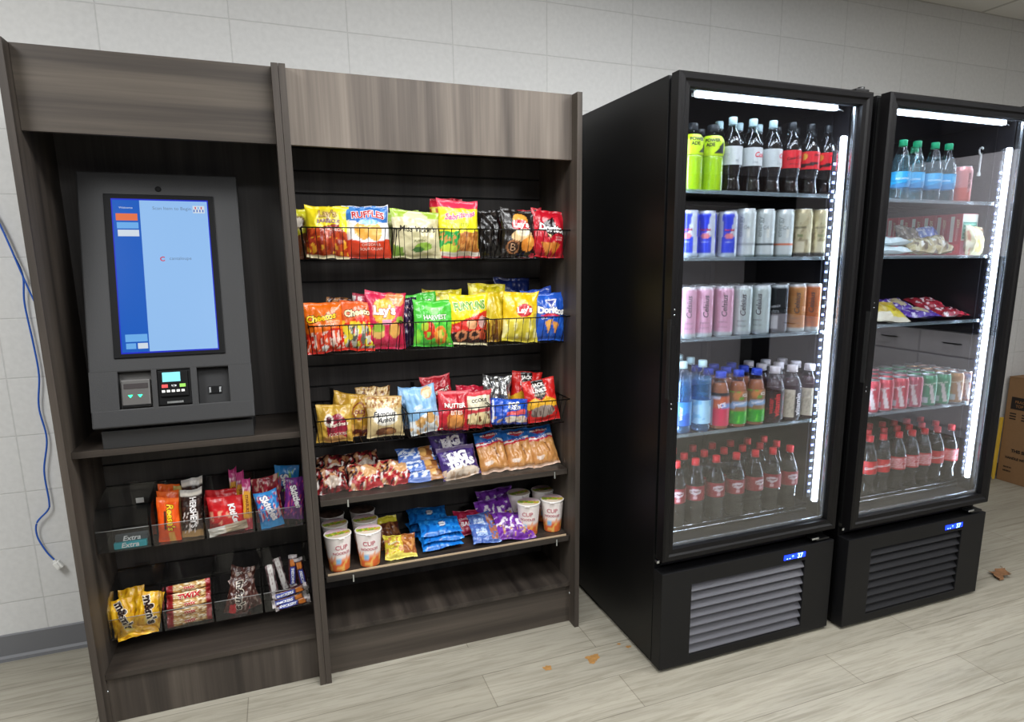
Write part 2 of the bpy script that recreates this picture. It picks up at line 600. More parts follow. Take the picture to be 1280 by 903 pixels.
# ================================================================== SETTING
# wall of painted concrete block at y = 0, floor z = 0; the room opens toward -y
def block_wall(name):
    m, nt, b = new_mat(name)
    tc = N(nt, 'ShaderNodeTexCoord')
    mp = N(nt, 'ShaderNodeMapping')
    mp.inputs['Rotation'].default_value = (-PI / 2, 0, 0)
    mp.inputs['Location'].default_value = (.95, 0.02, 0)
    nt.links.new(tc.outputs['Object'], mp.inputs['Vector'])
    sp = N(nt, 'ShaderNodeSeparateXYZ'); nt.links.new(tc.outputs['Object'], sp.inputs[0])
    cb = N(nt, 'ShaderNodeCombineXYZ')
    ax = N(nt, 'ShaderNodeMath', operation='ADD'); ax.inputs[1].default_value = .95 + 4 * .4064
    az = N(nt, 'ShaderNodeMath', operation='ADD'); az.inputs[1].default_value = -.018
    nt.links.new(sp.outputs['X'], ax.inputs[0]); nt.links.new(sp.outputs['Z'], az.inputs[0])
    nt.links.new(ax.outputs[0], cb.inputs[0]); nt.links.new(az.outputs[0], cb.inputs[1])
    br = N(nt, 'ShaderNodeTexBrick')
    br.offset = 0.; br.squash = 1.
    br.inputs['Scale'].default_value = 1.
    br.inputs['Brick Width'].default_value = .4064
    br.inputs['Row Height'].default_value = .2068
    br.inputs['Mortar Size'].default_value = .0028
    br.inputs['Mortar Smooth'].default_value = .6
    br.inputs['Color1'].default_value = hx('#d3d3d1'); br.inputs['Color2'].default_value = hx('#d0d0ce')
    br.inputs['Mortar'].default_value = hx('#c2c2c0')
    nt.links.new(cb.outputs[0], br.inputs['Vector'])
    no = N(nt, 'ShaderNodeTexNoise'); no.inputs['Scale'].default_value = 55; no.inputs['Detail'].default_value = 6
    nt.links.new(tc.outputs['Object'], no.inputs['Vector'])
    mr = N(nt, 'ShaderNodeMapRange'); mr.inputs['To Min'].default_value = .86; mr.inputs['To Max'].default_value = 1.08
    nt.links.new(no.outputs['Fac'], mr.inputs['Value'])
    mx = N(nt, 'ShaderNodeMix', data_type='RGBA', blend_type='MULTIPLY'); mx.inputs[0].default_value = 1
    nt.links.new(br.outputs['Color'], mx.inputs[6]); nt.links.new(mr.outputs['Result'], mx.inputs[7])
    nt.links.new(mx.outputs[2], b.inputs['Base Color'])
    inv = N(nt, 'ShaderNodeMath', operation='MULTIPLY_ADD'); inv.inputs[1].default_value = -1.2; inv.inputs[2].default_value = 1.
    nt.links.new(br.outputs['Fac'], inv.inputs[0])
    ad = N(nt, 'ShaderNodeMath', operation='MULTIPLY_ADD'); ad.inputs[1].default_value = .35
    nt.links.new(no.outputs['Fac'], ad.inputs[0]); nt.links.new(inv.outputs[0], ad.inputs[2])
    bp = N(nt, 'ShaderNodeBump'); bp.inputs['Strength'].default_value = .35; bp.inputs['Distance'].default_value = .003
    nt.links.new(ad.outputs[0], bp.inputs['Height']); nt.links.new(bp.outputs['Normal'], b.inputs['Normal'])
    b.inputs['Roughness'].default_value = .6
    return m


def plank_floor(name):
    m, nt, b = new_mat(name)
    tc = N(nt, 'ShaderNodeTexCoord')
    mp = N(nt, 'ShaderNodeMapping'); mp.inputs['Location'].default_value = (6.35, 6.03, 0)
    nt.links.new(tc.outputs['Object'], mp.inputs['Vector'])
    br = N(nt, 'ShaderNodeTexBrick')
    br.offset = .37; br.offset_frequency = 2
    br.inputs['Scale'].default_value = 1.
    br.inputs['Brick Width'].default_value = 1.22
    br.inputs['Row Height'].default_value = .182
    br.inputs['Mortar Size'].default_value = .0017
    br.inputs['Mortar Smooth'].default_value = .1
    br.inputs['Color1'].default_value = hx('#a39e90'); br.inputs['Color2'].default_value = hx('#9a9587')
    br.inputs['Mortar'].default_value = hx('#7f796c')
    nt.links.new(mp.outputs['Vector'], br.inputs['Vector'])
    m1 = N(nt, 'ShaderNodeMapping'); m1.inputs['Scale'].default_value = (1.5, 25, 1)
    nt.links.new(tc.outputs['Object'], m1.inputs['Vector'])
    n1 = N(nt, 'ShaderNodeTexNoise'); n1.inputs['Scale'].default_value = 2.2; n1.inputs['Detail'].default_value = 9
    n1.inputs['Roughness'].default_value = .68; n1.inputs['Distortion'].default_value = 1.1
    nt.links.new(m1.outputs['Vector'], n1.inputs['Vector'])
    rp = N(nt, 'ShaderNodeValToRGB')
    rp.color_ramp.elements[0].position = .34; rp.color_ramp.elements[0].color = (.62, .60, .56, 1)
    rp.color_ramp.elements[1].position = .56; rp.color_ramp.elements[1].color = (1.02, 1.02, 1.02, 1)
    nt.links.new(n1.outputs['Fac'], rp.inputs['Fac'])
    m2 = N(nt, 'ShaderNodeMapping'); m2.inputs['Scale'].default_value = (.8, 3.5, 1)
    nt.links.new(tc.outputs['Object'], m2.inputs['Vector'])
    n2 = N(nt, 'ShaderNodeTexNoise'); n2.inputs['Scale'].default_value = 2.; n2.inputs['Detail'].default_value = 3
    nt.links.new(m2.outputs['Vector'], n2.inputs['Vector'])
    r2 = N(nt, 'ShaderNodeMapRange'); r2.inputs['From Min'].default_value = .3; r2.inputs['From Max'].default_value = .7
    r2.inputs['To Min'].default_value = .88; r2.inputs['To Max'].default_value = 1.04
    nt.links.new(n2.outputs['Fac'], r2.inputs['Value'])
    x1 = N(nt, 'ShaderNodeMix', data_type='RGBA', blend_type='MULTIPLY'); x1.inputs[0].default_value = .75
    nt.links.new(br.outputs['Color'], x1.inputs[6]); nt.links.new(rp.outputs['Color'], x1.inputs[7])
    x2 = N(nt, 'ShaderNodeMix', data_type='RGBA', blend_type='MULTIPLY'); x2.inputs[0].default_value = 1
    nt.links.new(x1.outputs[2], x2.inputs[6]); nt.links.new(r2.outputs['Result'], x2.inputs[7])
    nt.links.new(x2.outputs[2], b.inputs['Base Color'])
    b.inputs['Roughness'].default_value = .42
    b.inputs['Specular IOR Level'].default_value = .35
    return m


def tile_ceiling(name):
    m, nt, b = new_mat(name)
    tc = N(nt, 'ShaderNodeTexCoord')
    mp = N(nt, 'ShaderNodeMapping'); mp.inputs['Location'].default_value = (3.05, 6.1, 0)
    nt.links.new(tc.outputs['Object'], mp.inputs['Vector'])
    br = N(nt, 'ShaderNodeTexBrick'); br.offset = 0
    br.inputs['Scale'].default_value = 1.
    br.inputs['Brick Width'].default_value = .61; br.inputs['Row Height'].default_value = .61
    br.inputs['Mortar Size'].default_value = .012
    br.inputs['Color1'].default_value = hx('#e6e4de'); br.inputs['Color2'].default_value = hx('#e2e0d9')
    br.inputs['Mortar'].default_value = hx('#bfbcb4')
    nt.links.new(mp.outputs['Vector'], br.inputs['Vector'])
    nt.links.new(br.outputs['Color'], b.inputs['Base Color'])
    b.inputs['Roughness'].default_value = .9
    return m


X0, X1, YF, CH = -2.6, 5.6, -6.0, 2.766
M['block'] = block_wall('painted concrete block')
M['floor'] = plank_floor('pale wood look plank floor')
M['tile'] = tile_ceiling('ceiling tile')
M['paint'] = plain('grey wall paint', '#8d8b8c', .7)
M['paintd'] = plain('wall paint darkened for reflection', '#4a484d', .7)  # darkened so the rear corner mirrors dark in the cooler glass
M['pale'] = plain('pale grey cabinet paint', '#dcd9df', .5)
M['counter'] = plain('dark counter top', '#121214', .35)

struct(MB().box(X0 - .1, X1 + .1, YF - .1, .1, -.1, 0), 'floor', M['floor'])
struct(MB().box(X0 - .1, X1 + .1, YF - .1, .1, CH, CH + .1), 'ceiling', M['tile'])
struct(MB().box(X0 - .1, X1 + .1, 0, .12, 0, CH), 'wall_back', M['block'])
struct(MB().box(X0 - .12, X0, YF, 0, 0, CH), 'wall_left', M['paint'])
struct(MB().box(X1, X1 + .12, YF, 0, 0, CH), 'wall_right', M['paintd'])
struct(MB().box(2.6, X1, YF, -3.7, 2.1, CH), 'added_bulkhead', M['paintd'])  # unseen bulkhead, added to darken the ceiling's reflection in the cooler glass
struct(MB().box(X0, X1, YF - .12, YF, 0, CH), 'wall_front', M['paint'])
M['base'] = plain('grey vinyl base', '#6b6c6f', .55)
bb = MB().prism([(0, 0), (-.016, 0), (-.014, .012), (-.006, .02), (-.006, .098), (-.003, .102), (0, .102)], X0, X1)
struct(bb, 'baseboard_back', M['base'])

# ================================================================== CABINETS
PY0, HY, KY, BY = -.597, -.5515, -.545, -.24      # panel front, header front, kick front, slat face
TP = .0195


def cabinet_side(mb, x0, x1, top=2.011):
    mb.box(x0, x1, PY0, -.03, 0, top, .0012)


def slat_panel(root, x0, x1, z0, z1, phase):
    mb = MB()
    mb.box(x0, x1, -.232, -.05, z0, z1, 0, 1)
    zs = [z0]
    k = math.ceil((z0 - phase) / .0768)
    while phase + k * .0768 < z1:
        zs.append(phase + k * .0768); k += 1
    zs.append(z1)
    for a, b_ in zip(zs, zs[1:]):
        if b_ - a > .012:
            mb.box(x0, x1, BY, -.231, a + (.0035 if a > z0 else 0), b_ - (.0035 if b_ < z1 else 0), .0008)
    return mb.build('slat_panel', [M['slat'], M['groove']], root)


left = thing('kiosk_cabinet', 'narrow dark wood-grain cabinet holding the grey payment kiosk', 'cabinet', (0, 0, 0))
for x in (-.669, -TP):
    mb = MB(); cabinet_side(mb, x, x + TP - .0004); mb.build('side_panel', M['wood_v'], left)
lx0, lx1 = -.669 + TP, -TP
MB().box(lx0, lx1, HY, HY + .018, 1.794, 2.011, .001).build('header_panel', M['wood_headh'], left)
MB().box(lx0, lx1, HY + .02, -.06, 1.99, 2.008).build('top_panel', M['wood_h'], left)
MB().box(lx0, lx1, -.26, -.24, .906, 1.99).build('back_panel', M['slat'], left)
mb = MB().box(lx0, lx1, HY, -.06, .883, .903, .001); mb.build('counter_shelf', M['wood_floorx'], left)
slat_panel(left, lx0, lx1, .175, .883, .7715)
MB().box(lx0, lx1, HY, -.06, .157, .1745, .001).build('bottom_shelf', M['wood_floorx'], left)
MB().box(lx0, lx1, KY + .004, KY + .02, 0, .157, .001).build('kick_panel', M['wood_v'], left)
mb = MB()
mb.lathe([(.005, 0), (.005, .002), (.001, .0022)], 10)
for v in mb.v: v.xyz = (lx0 + v.z, KY + .0 + v.x, .115 + v.y)
mb.build('screw_cap', M['chrome'], left)

right = thing('snack_cabinet', 'wide dark wood-grain cabinet with slat back full of snacks', 'cabinet', (0, 0, 0))
for x in (0.0004, .970 - TP):
    mb = MB(); cabinet_side(mb, x, x + TP - .0004); mb.build('side_panel', M['wood_v'], right)
rx0, rx1 = TP + .0002, .970 - TP
MB().box(rx0, rx1, HY, HY + .018, 1.794, 2.011, .001).build('header_panel', M['wood_head'], right)
MB().box(rx0, rx1, HY + .02, -.06, 1.99, 2.008).build('top_panel', M['wood_h'], right)
slat_panel(right, rx0, rx1, .175, 1.99, 1.681)
MB().box(rx0, rx1, HY, -.06, .160, .178, .001).build('bottom_shelf', M['wood_floor'], right)
MB().box(rx0, rx1, KY + .004, KY + .02, 0, .16, .001).build('kick_panel', M['wood_h'], right)
mb = MB()
mb.lathe([(.005, 0), (.005, .002), (.001, .0022)], 10)
for v in mb.v: v.xyz = (rx1 - v.z, KY + .0 + v.x, .125 + v.y)
mb.build('screw_cap', M['chrome'], right)

# ---- two display shelves with brackets and clear lips
M['trim'] = plain('tan shelf edge', '#b7a184', .5)


def display_shelf(zt, yf, label, lip):
    t = thing('display_shelf', label, 'shelf', (0, 0, 0), 'display shelves')
    x0, x1 = rx0 + .008, rx1 - .004
    MB().box(x0, x1, yf, -.245, zt - .021, zt, .0015).build('shelf_board', M['wood_floorx'], t)
    MB().box(x0 + .006, x1 - .012, yf + .004, yf + .008, zt + .0002, zt + lip, .0005).build('shelf_lip', M['lip'] if lip > .02 else M['trim'], t)
    for px in (x0 + .09, x1 - .055):
        m2 = MB()
        m2.box(px - .0025, px + .0025, yf - .0028, yf - .0004, zt - .03, zt - .006, .0006)
        m2.box(px - .0025, px + .0025, yf - .0028, yf + .05, zt - .033, zt - .0295, .0006)
        m2.build('shelf_clip', M['chrome'], t)
    for px in (x0 + .05, x1 - .05):
        m2 = MB().prism([(-.243, zt - .09), (-.236, zt - .09), (-.236, zt - .0215), (-.50, zt - .0215), (-.50, zt - .034)], px, px + .004)
        m2.build('shelf_bracket', M['wire'], t)
    return t


Z4, Z5 = .648, .377
display_shelf(Z4, -.532, 'dark display shelf with a clear raised lip under the wrapped cakes and buns', .044)
display_shelf(Z5, -.552, 'dark display shelf with low tan lip under noodle cups and cookies', .007)


# ---- wire baskets
def basket(x0, x1, zb, zr, label):
    mb = MB()
    r = .0014
    yr, yb, yk = -.545, -.507, -.246
    zk = zr + .006
    i = .008
    mb.tube([(x0, yr, zr), (x1, yr, zr), (x1, yk, zk), (x0, yk, zk)], .0022, 6, closed=True)
    mb.tube([(x0 + i, yb, zb), (x1 - i, yb, zb), (x1 - i, yk - .004, zb), (x0 + i, yk - .004, zb)], .0018, 6, closed=True)
    n = 11
    for k in range(n):
        a = (k + .5) / n
        xt = x0 + a * (x1 - x0); xb = x0 + i + a * (x1 - x0 - 2 * i)
        mb.tube([(xt, yr, zr), (xb, yb, zb), (xb, yk - .004, zb), (xt, yk, zk)], r, 4)
    for k in range(7):
        a = (k + .5) / 7
        y = yb + a * (yk - yb); yt = yr + a * (yk - yr)
        for xs, s in ((x0, 1), (x1, -1)):
            mb.tube([(xs, yt, zr + a * (zk - zr)), (xs + s * i, y, zb)], r, 4)
    for y in (-.42, -.33):
        mb.tube([(x0 + i, y, zb), (x1 - i, y, zb)], .0016, 4)
    o = mb.build('wire_basket', M['wire'])
    tag(o, label, 'basket', 'wire baskets')
    for a in (.25, .75):
        xh = x0 + a * (x1 - x0)
        MB().box(xh - .006, xh + .006, yk - .002, yk + .006, zk - .05, zk + .05, .001).build('hanging_hook', M['wire'], o)
    return o


BX = [(.033, .331), (.336, .632), (.640, .948)]
ROWN = ['top', 'second', 'third']
WHAT = [['the yellow and the white-blue chip bags', 'the olive chip bag and tall yellow bag', 'the black and the red chip bags'],
        ['the orange snack bags and pink bag', 'the bright green and yellow-red bags', 'yellow chip bags and blue chip bag'],
        ['the gold and the tan cookie bags', 'light blue bag and red cookie bags', 'blue pastry pack and red jerky bags']]
for t, (zb, zr) in enumerate(((1.453, 1.553), (1.144, 1.243), (.830, .928))):
    for k, (a, b_) in enumerate(BX):
        basket(a, b_, zb, zr, f'black wire basket holding {WHAT[t][k]}')

# ================================================================== CHIP BAGS (three tiers of baskets)
W_, K_ = '#f4f1ea', '#17120f'
IT = dict(shear=.28, bold=.018)
BO = dict(bold=.025)


def crimp_bands(c):
    return (('b', 0, .045, c), ('b', .955, 1, c))


g1 = 'chip bags in the top baskets'
z1, z2, z3 = 1.4565, 1.1475, .8335
# -- top row
YB = art(('f', '#e8d420'), ('w', .60, .05, 3, .4, '#8e2a16'), ('n', 3, 5, 7, .05, .05, .58, '#b8441c'), ('n', 8, 7, 9, .22, .08, .4, '#d89a28'),
         ('e', .05, .80, .62, .13, '#d6c23c'), ('b', 0, .05, '#d8c9a0'), ('p', [(.55, .6), (1, .5), (1, .98), (.6, .97)], '#f2ea18'))
bag('chip_bag', 'yellow and rust brown chip bag at left of the top row', 'bag', .112, -.470, z1, .138, .168, .03, YB,
    [("Lay's", .02, .83, .42, '#c2a25c', dict(bold=.03, out='#6a3d10')), ('BARBECUE', .05, .70, .55, '#7c4f78', BO), ('FLAVORED', .1, .55, .5, '#e8cfc0', {})],
    6, 2, group=g1, seed=1, crump=.006)
bag('chip_bag', 'yellow chip bag half hidden behind the yellow and brown one', 'bag', .075, -.395, z1, .13, .166, .03,
    art(('f', '#c9c22c'), ('w', .5, .05, 3, 1, '#6d3a1c'), ('e', -.6, .72, .3, .14, '#7c6430'), ('e', -.6, .72, .2, .10, '#cfc5b8')), (), 6, -3, group=g1, seed=2, crump=.006)
RU = art(('f', '#e9e7e6'), ('w', .36, -.05, 1.6, 1.57, '#cf3f22'), ('w', .05, .0, 1, 0, '#b23018'), ('e', -.25, .52, .38, .16, '#e0a040'), ('e', .3, .5, .34, .17, '#e9b25c'),
         ('p', [(-1, .72), (0, .64), (1, .68), (1, 1), (-1, 1)], '#2c68b0'), ('p', [(-.4, .66), (0, .62), (.5, .64), (.4, .72), (-.3, .73)], '#7db6e0'), ('n', 4, 4, 5, .25, .85, 1, '#4a86c8'))
bag('chip_bag', 'white and orange ridged chip bag with blue top', 'bag', .243, -.470, z1, .152, .172, .03, RU,
    [('RUFFLES', .06, .80, .72, '#b02830', dict(bold=.03, out='#f5e9e6', ow=.05, arc=.25)), ('CHEDDAR &', .1, .26, .42, '#f0d0c0', {}), ('SOUR CREAM', .1, .18, .48, '#f0d0c0', {})], 6, 0, group=g1, seed=3, crump=.005)
MV = art(('f', '#cdc49c'), ('b', .84, 1, '#9cb840'), ('e', 0, .78, .55, .22, '#d5cba8'), ('n', 5, 3, 4, .3, .1, .9, '#bfb78c'), ('e', .25, .24, .38, .09, '#84a83c'), ('e', -.0, .18, .25, .06, '#3e6a30'),
         ('p', [(-1, 0), (-.55, 0), (-.62, .2), (-1, .3)], '#6f9038'), ('b', 0, .04, '#b9b38c'))
bag('chip_bag', 'olive green and cream chip bag with dark script lettering', 'bag', .406, -.468, z1, .168, .160, .03, MV,
    [("Miss Vickie's", .02, .60, .80, '#2e2a1e', dict(shear=.2, bold=.012)), ('JALAPENO', .1, .36, .3, '#5d6a34', {})], 6, 0, group=g1, seed=4, crump=.006)
bag('chip_bag', 'olive chip bag mostly hidden behind the cream and olive one', 'bag', .376, -.392, z1, .14, .160, .03,
    art(('f', '#a9aa78'), ('b', .8, 1, '#90a848'), ('n', 2, 4, 5, .2, 0, .8, '#3a4a2c')), (), 5, -4, group=g1, seed=5, crump=.007)
BC = art(('f', '#e3da1c'), ('b', .86, 1, '#d6304e'), ('w', .46, .03, 3, 0, '#e8e0c8'), ('p', [(.05, .06), (1, .06), (1, .46), (.0, .4)], '#a8652c'), ('n', 6, 9, 11, .1, .08, .42, '#c88a44'),
         ('p', [(-1, .2), (-.1, .2), (-.1, .5), (-1, .46)], '#2d9a44'), ('e', -.5, .14, .4, .09, '#cfe04c'), ('b', 0, .1, '#e6ddd0'), ('b', 0, .035, '#c42a36'), ('w', .62, .04, 4, 0, '#d8d322'))
BC = art(('f', '#e6dc22'), ('b', .85, 1, '#d8324f'), ('p', [(-1, .07), (-.05, .07), (-.1, .46), (-1, .44)], '#2f9c48'), ('p', [(-.05, .07), (1, .07), (1, .47), (-.1, .42)], '#a8652c'),
         ('n', 6, 9, 12, .12, .1, .42, '#cd9048'), ('e', -.55, .15, .38, .08, '#cfe04c'), ('b', .03, .1, '#e6ddd0'), ('b', 0, .03, '#c42a36'))
bag('chip_bag', 'tall bright yellow bag with pink-red top standing above the rest', 'bag', .556, -.462, z1, .150, .198, .032, BC,
    [('Sabritones', .05, .735, .80, '#c9548e', dict(rot=9, shear=.3, bold=.03, out='#f6ecd0')), ('PUFFED', .0, .56, .4, '#9cb030', {})], 5, 1, group=g1, seed=6, crump=.006)
bag('chip_bag', 'red-topped bag peeking out behind the tall yellow bag', 'bag', .520, -.385, z1 + .02, .12, .192, .028,
    art(('f', '#d6c832'), ('b', .84, 1, '#c92038'), ('n', 2, 5, 5, .1, .3, .8, '#b85a26')), (), 6, 5, group=g1, seed=7, crump=.006)
LB = art(('f', '#1e1815'), ('e', .05, .72, .46, .2, '#e8a040'), ('e', .05, .66, .5, .13, '#c62430'), ('e', .1, .44, .62, .13, '#e9c490'), ('e', .2, .5, .4, .08, '#f2e2c8'),
         ('e', -.42, .22, .36, .15, '#a06a44'), ('e', -.42, .22, .27, .11, '#3a241a'), ('e', .38, .24, .34, .13, '#e08a34'), ('e', .62, .34, .26, .11, '#f0a64a'), ('e', .72, .06, .16, .05, '#b23040'))
LB2 = [("Lay's", .07, .665, .46, '#fbf4ea', dict(bold=.045, shear=.1)), ('B', -.42, .22, .13, '#d6a884', {})]
bag('chip_bag', 'glossy black chip bag with red emblem and orange chips', 'bag', .776, -.470, z1, .138, .172, .03, LB, LB2, 6, 1, group=g1, seed=8, crump=.006)
bag('chip_bag', 'glossy plain black bag beside the tall yellow bag', 'bag', .690, -.420, z1, .120, .172, .028, art(('f', '#141110'), ('n', 3, 4, 6, .35, .0, 1, '#2c2622')), (), 7, -4, group=g1, seed=9, crump=.008)
DR = art(('f', '#b81426'), ('n', 4, 3, 4, .25, .5, 1, '#d02034'), ('p', [(-.35, .72), (.25, .86), (.5, .5), (-.05, .42)], '#1c0c10'), ('p', [(-.45, .3), (.35, .32), (-.05, .02)], '#dc8838'),
         ('p', [(.2, .34), (.75, .28), (.25, .02)], '#c87428'))
DRT = [('Doritos', .22, .60, .82, '#f6f2ee', dict(bold=.045, rot=-5, out='#1c0c10', ow=.05)), ('NACHO', .6, .42, .2, '#f0c8c0', {}), ('CHEESE', .6, .37, .2, '#f0c8c0', {})]
bag('chip_bag', 'dark red tortilla chip bag at the right end of the top row', 'bag', .884, -.474, z1, .132, .172, .032, DR, DRT, 7, 4, -6, group=g1, seed=10, crump=.005,
    shapes=[([(-.1, .5), (.1, .40), (.42, .56), (.1, .45)], '#f2d8a0')])
bag('chip_bag', 'red bag tucked behind the dark red tortilla chip bag', 'bag', .862, -.395, z1, .12, .180, .028, art(('f', '#a81228'), ('n', 4, 3, 4, .2, 0, 1, '#c62038')), (), 6, -6, group=g1, seed=11, crump=.006)

# -- second row
g2 = 'chip bags in the second row of baskets'
CH = art(('f', '#e36a12'), ('n', 2, 3, 4, .3, .6, 1, '#f08a22'), ('w', .42, .05, 3, 0, '#c72616'), ('n', 5, 6, 8, .05, .05, .42, '#e2542a'), ('n', 9, 8, 9, .22, .05, .42, '#f0d0c0'), ('e', -.1, .1, .18, .06, '#f2ece6'))
bag('chip_bag', 'orange cheese snack bag at left end of the second row', 'bag', .090, -.472, z2, .128, .166, .03, CH,
    [('Cheetos', -.12, .70, .78, '#f6c81c', dict(bold=.04, rot=6, shear=.15, out='#241408', ow=.055)), ('CRUNCHY', .1, .54, .4, '#f4d8b0', BO)], 6, -4, group=g2, seed=12, crump=.005)
CF = art(('f', '#d8602c'), ('w', .62, .07, 3, 1, '#d8301c'), ('n', 6, 4, 5, .05, .3, .6, '#e8c830'), ('n', 3, 5, 6, .0, .05, .5, '#c4c0ae'), ('n', 7, 5, 6, .12, .05, .5, '#5a5a4e'), ('n', 1, 4, 5, .15, .1, .6, '#e3d038'))
bag('chip_bag', 'orange-red cheese snack bag with yellow and grey pattern', 'bag', .186, -.468, z2, .122, .166, .028, CF,
    [('Cheetos', .05, .78, .8, '#ecd9a8', dict(bold=.04, rot=7, shear=.15, out='#2c1a10', ow=.055))], 6, 5, group=g2, seed=13, crump=.006)
bag('chip_bag', 'dark brown snack bag peeking above the orange snack bags', 'bag', .150, -.385, z2, .13, .176, .025, art(('f', '#3a1a14'), ('n', 6, 6, 7, .0, .6, 1, '#a06a3a')), (), 6, 5, group=g2, seed=14, crump=.006)
LP = art(('f', '#c42448'), ('n', 3, 3, 3, .3, 0, 1, '#d23c60'), ('e', .62, .88, .30, .13, '#d98e50'), ('e', .2, .9, .26, .1, '#c87a48'), ('e', -.12, .66, .58, .23, '#e6aa30'), ('e', -.38, .30, .32, .13, '#d8a860'), ('e', -.36, .36, .3, .08, '#88a838'),
         ('e', .42, .34, .28, .14, '#dca452'), ('e', .72, .52, .24, .06, '#94b03c'), ('c', -.2, .25, .42, .5, '#e29ab0'))
bag('chip_bag', 'raspberry pink chip bag with yellow sun emblem', 'bag', .282, -.466, z2, .140, .196, .032, LP,
    [("Lay's", -.10, .66, .56, '#fbf6f0', dict(bold=.045, out='#a01c38', ow=.05, rot=2))], 6, 3, group=g2, seed=15, crump=.005)
bag('chip_bag', 'pink-red bag behind the raspberry pink chip bag', 'bag', .250, -.385, z2, .14, .190, .028, art(('f', '#b01e3c'), ('n', 3, 4, 4, .3, .6, .95, '#e8dcd8')), (), 6, 4, group=g2, seed=16, crump=.006)
bag('chip_bag', 'dark purple snack bag in the gap left of the green bags', 'bag', .372, -.420, z2, .085, .172, .025, art(('f', '#241634'), ('n', 3, 4, 5, .25, .2, 1, '#3a2650'), ('n', 7, 5, 8, .3, .4, .8, '#c8a8a0')), (), 6, -2, group=g2, seed=17, crump=.007)
GR = art(('f', '#46b838'), ('n', 3, 3, 3, .3, .3, 1, '#5cc848'), ('p', [(-.5, .86), (.5, .86), (.12, .66), (-.12, .66)], '#8ad878'), ('e', -.25, .34, .3, .2, '#c83820'), ('e', .32, .24, .34, .2, '#e0822c'), ('e', .3, .26, .18, .1, '#f0c860'), ('e', -.5, .42, .2, .1, '#b0c43a'), ('n', 8, 6, 7, .2, .05, .5, '#7ecb3a'))
GRT = [('HARVEST', .05, .63, .62, '#e4f0d8', dict(bold=.03, rot=3, out='#1e5c24')), ('SNAPS', 0, .54, .7, '#2c2030', dict(bold=.03, out='#e0f0d0', rot=3))]
bag('chip_bag', 'bright green snack bag with red and orange chips, in front', 'bag', .449, -.470, z2, .145, .164, .03, GR, [GRT[0]], 6, 3, group=g2, seed=18, crump=.005)
bag('chip_bag', 'bright green snack bag behind the front green one', 'bag', .432, -.395, z2, .135, .186, .028, GR, [('SNAPS', .05, .80, .6, '#e4f0d8', dict(bold=.03, rot=3, out='#1e5c24'))], 6, -4, group=g2, seed=19, crump=.006)
FU = art(('f', '#ead41a'), ('n', 2, 3, 3, .3, .6, 1, '#f4e63a'), ('l', .54, .16, '#cf2a20'), ('e', .1, .40, .3, .1, '#e8a878'), ('l', .27, .05, '#2e1410'), ('e', -.42, .17, .3, .11, '#d8885c'), ('e', -.42, .17, .17, .06, '#2e1410'), ('e', .25, .2, .3, .09, '#d8885c'),
         ('e', .25, .21, .17, .05, '#2e1410'), ('e', .65, .45, .2, .12, '#e0b0a8'), ('e', .68, .2, .2, .1, '#c84c30'), ('b', 0, .035, '#e8dcb0'))
bag('chip_bag', 'yellow and red onion ring snack bag in the second row', 'bag', .577, -.470, z2, .146, .182, .032, FU,
    [('FUNYUNS', .0, .77, .82, '#6aa83c', dict(bold=.035, out='#f7f0c0', ow=.05, rot=4, hs=1.5))], 6, 4, group=g2, seed=20, crump=.005)
Y2 = art(('f', '#d8c81e'), ('n', 3, 3, 3, .25, 0, 1, '#e6da48'), ('n', 5, 3, 9, .32, .5, 1, '#a89814'))
bag('chip_bag', 'yellow bag showing its top above the green bags', 'bag', .505, -.370, z2, .15, .196, .028, Y2, (), 6, 4, group=g2, seed=21, crump=.006)
bag('chip_bag', 'yellow bag behind onion ring bag, its top rising to the right', 'bag', .672, -.375, z2, .15, .214, .028, Y2, (), 6, 5, group=g2, seed=22, crump=.006)
bag('chip_bag', 'dull yellow bag between onion ring bag and front yellow bag', 'bag', .690, -.430, z2, .120, .186, .028, art(('f', '#cbb01e'), ('n', 3, 3, 3, .25, 0, 1, '#dcc640'), ('b', 0, .45, '#6a4012'), ('n', 9, 12, 2, .0, 0, .45, '#c09a30')), (), 6, -4, group=g2, seed=23, crump=.007)
LY = art(('f', '#e2bc12'), ('n', 3, 3, 3, .25, 0, 1, '#ecd038'), ('b', 0, .45, '#d6c440'), ('n', 8, 5, 6, .15, .05, .45, '#e6dc90'), ('e', .12, .62, .44, .14, '#c01c28'))
bag('chip_bag', 'plain yellow chip bag with small red emblem, in front', 'bag', .775, -.468, z2, .142, .186, .032, LY, [("Lay's", .12, .62, .40, '#fbf6f0', dict(bold=.04, rot=4))], 6, 4, group=g2, seed=24, crump=.006)
DB = art(('f', '#1c50b4'), ('n', 3, 3, 4, .28, 0, 1, '#2e68cc'), ('p', [(-.35, .84), (.35, .86), (0, .66)], '#e8e0e4'), ('p', [(-.25, .82), (.25, .84), (0, .70)], '#2a3c90'), ('p', [(-.42, .40), (.1, .42), (-.16, .14)], '#dca050'), ('p', [(.06, .38), (.52, .36), (.26, .12)], '#d89448'), ('e', -.05, .52, .6, .03, '#c8243c'))
bag('chip_bag', 'blue tortilla chip bag at the right end of second row', 'bag', .893, -.474, z2, .128, .182, .032, DB,
    [('Doritos', .0, .62, .84, '#f6f4f2', dict(bold=.05, rot=-3, out='#16306c', ow=.05)), ('COOL', -.45, .46, .2, '#e8ecf4', BO)], 7, 3, -6, group=g2, seed=25, crump=.005)
bag('chip_bag', 'blue bag leaning just behind the blue tortilla chip bag', 'bag', .885, -.405, z2, .13, .190, .028, art(('f', '#2448a8'), ('n', 3, 3, 4, .25, 0, 1, '#3a62c4')), (), 6, -3, group=g2, seed=26, crump=.006)
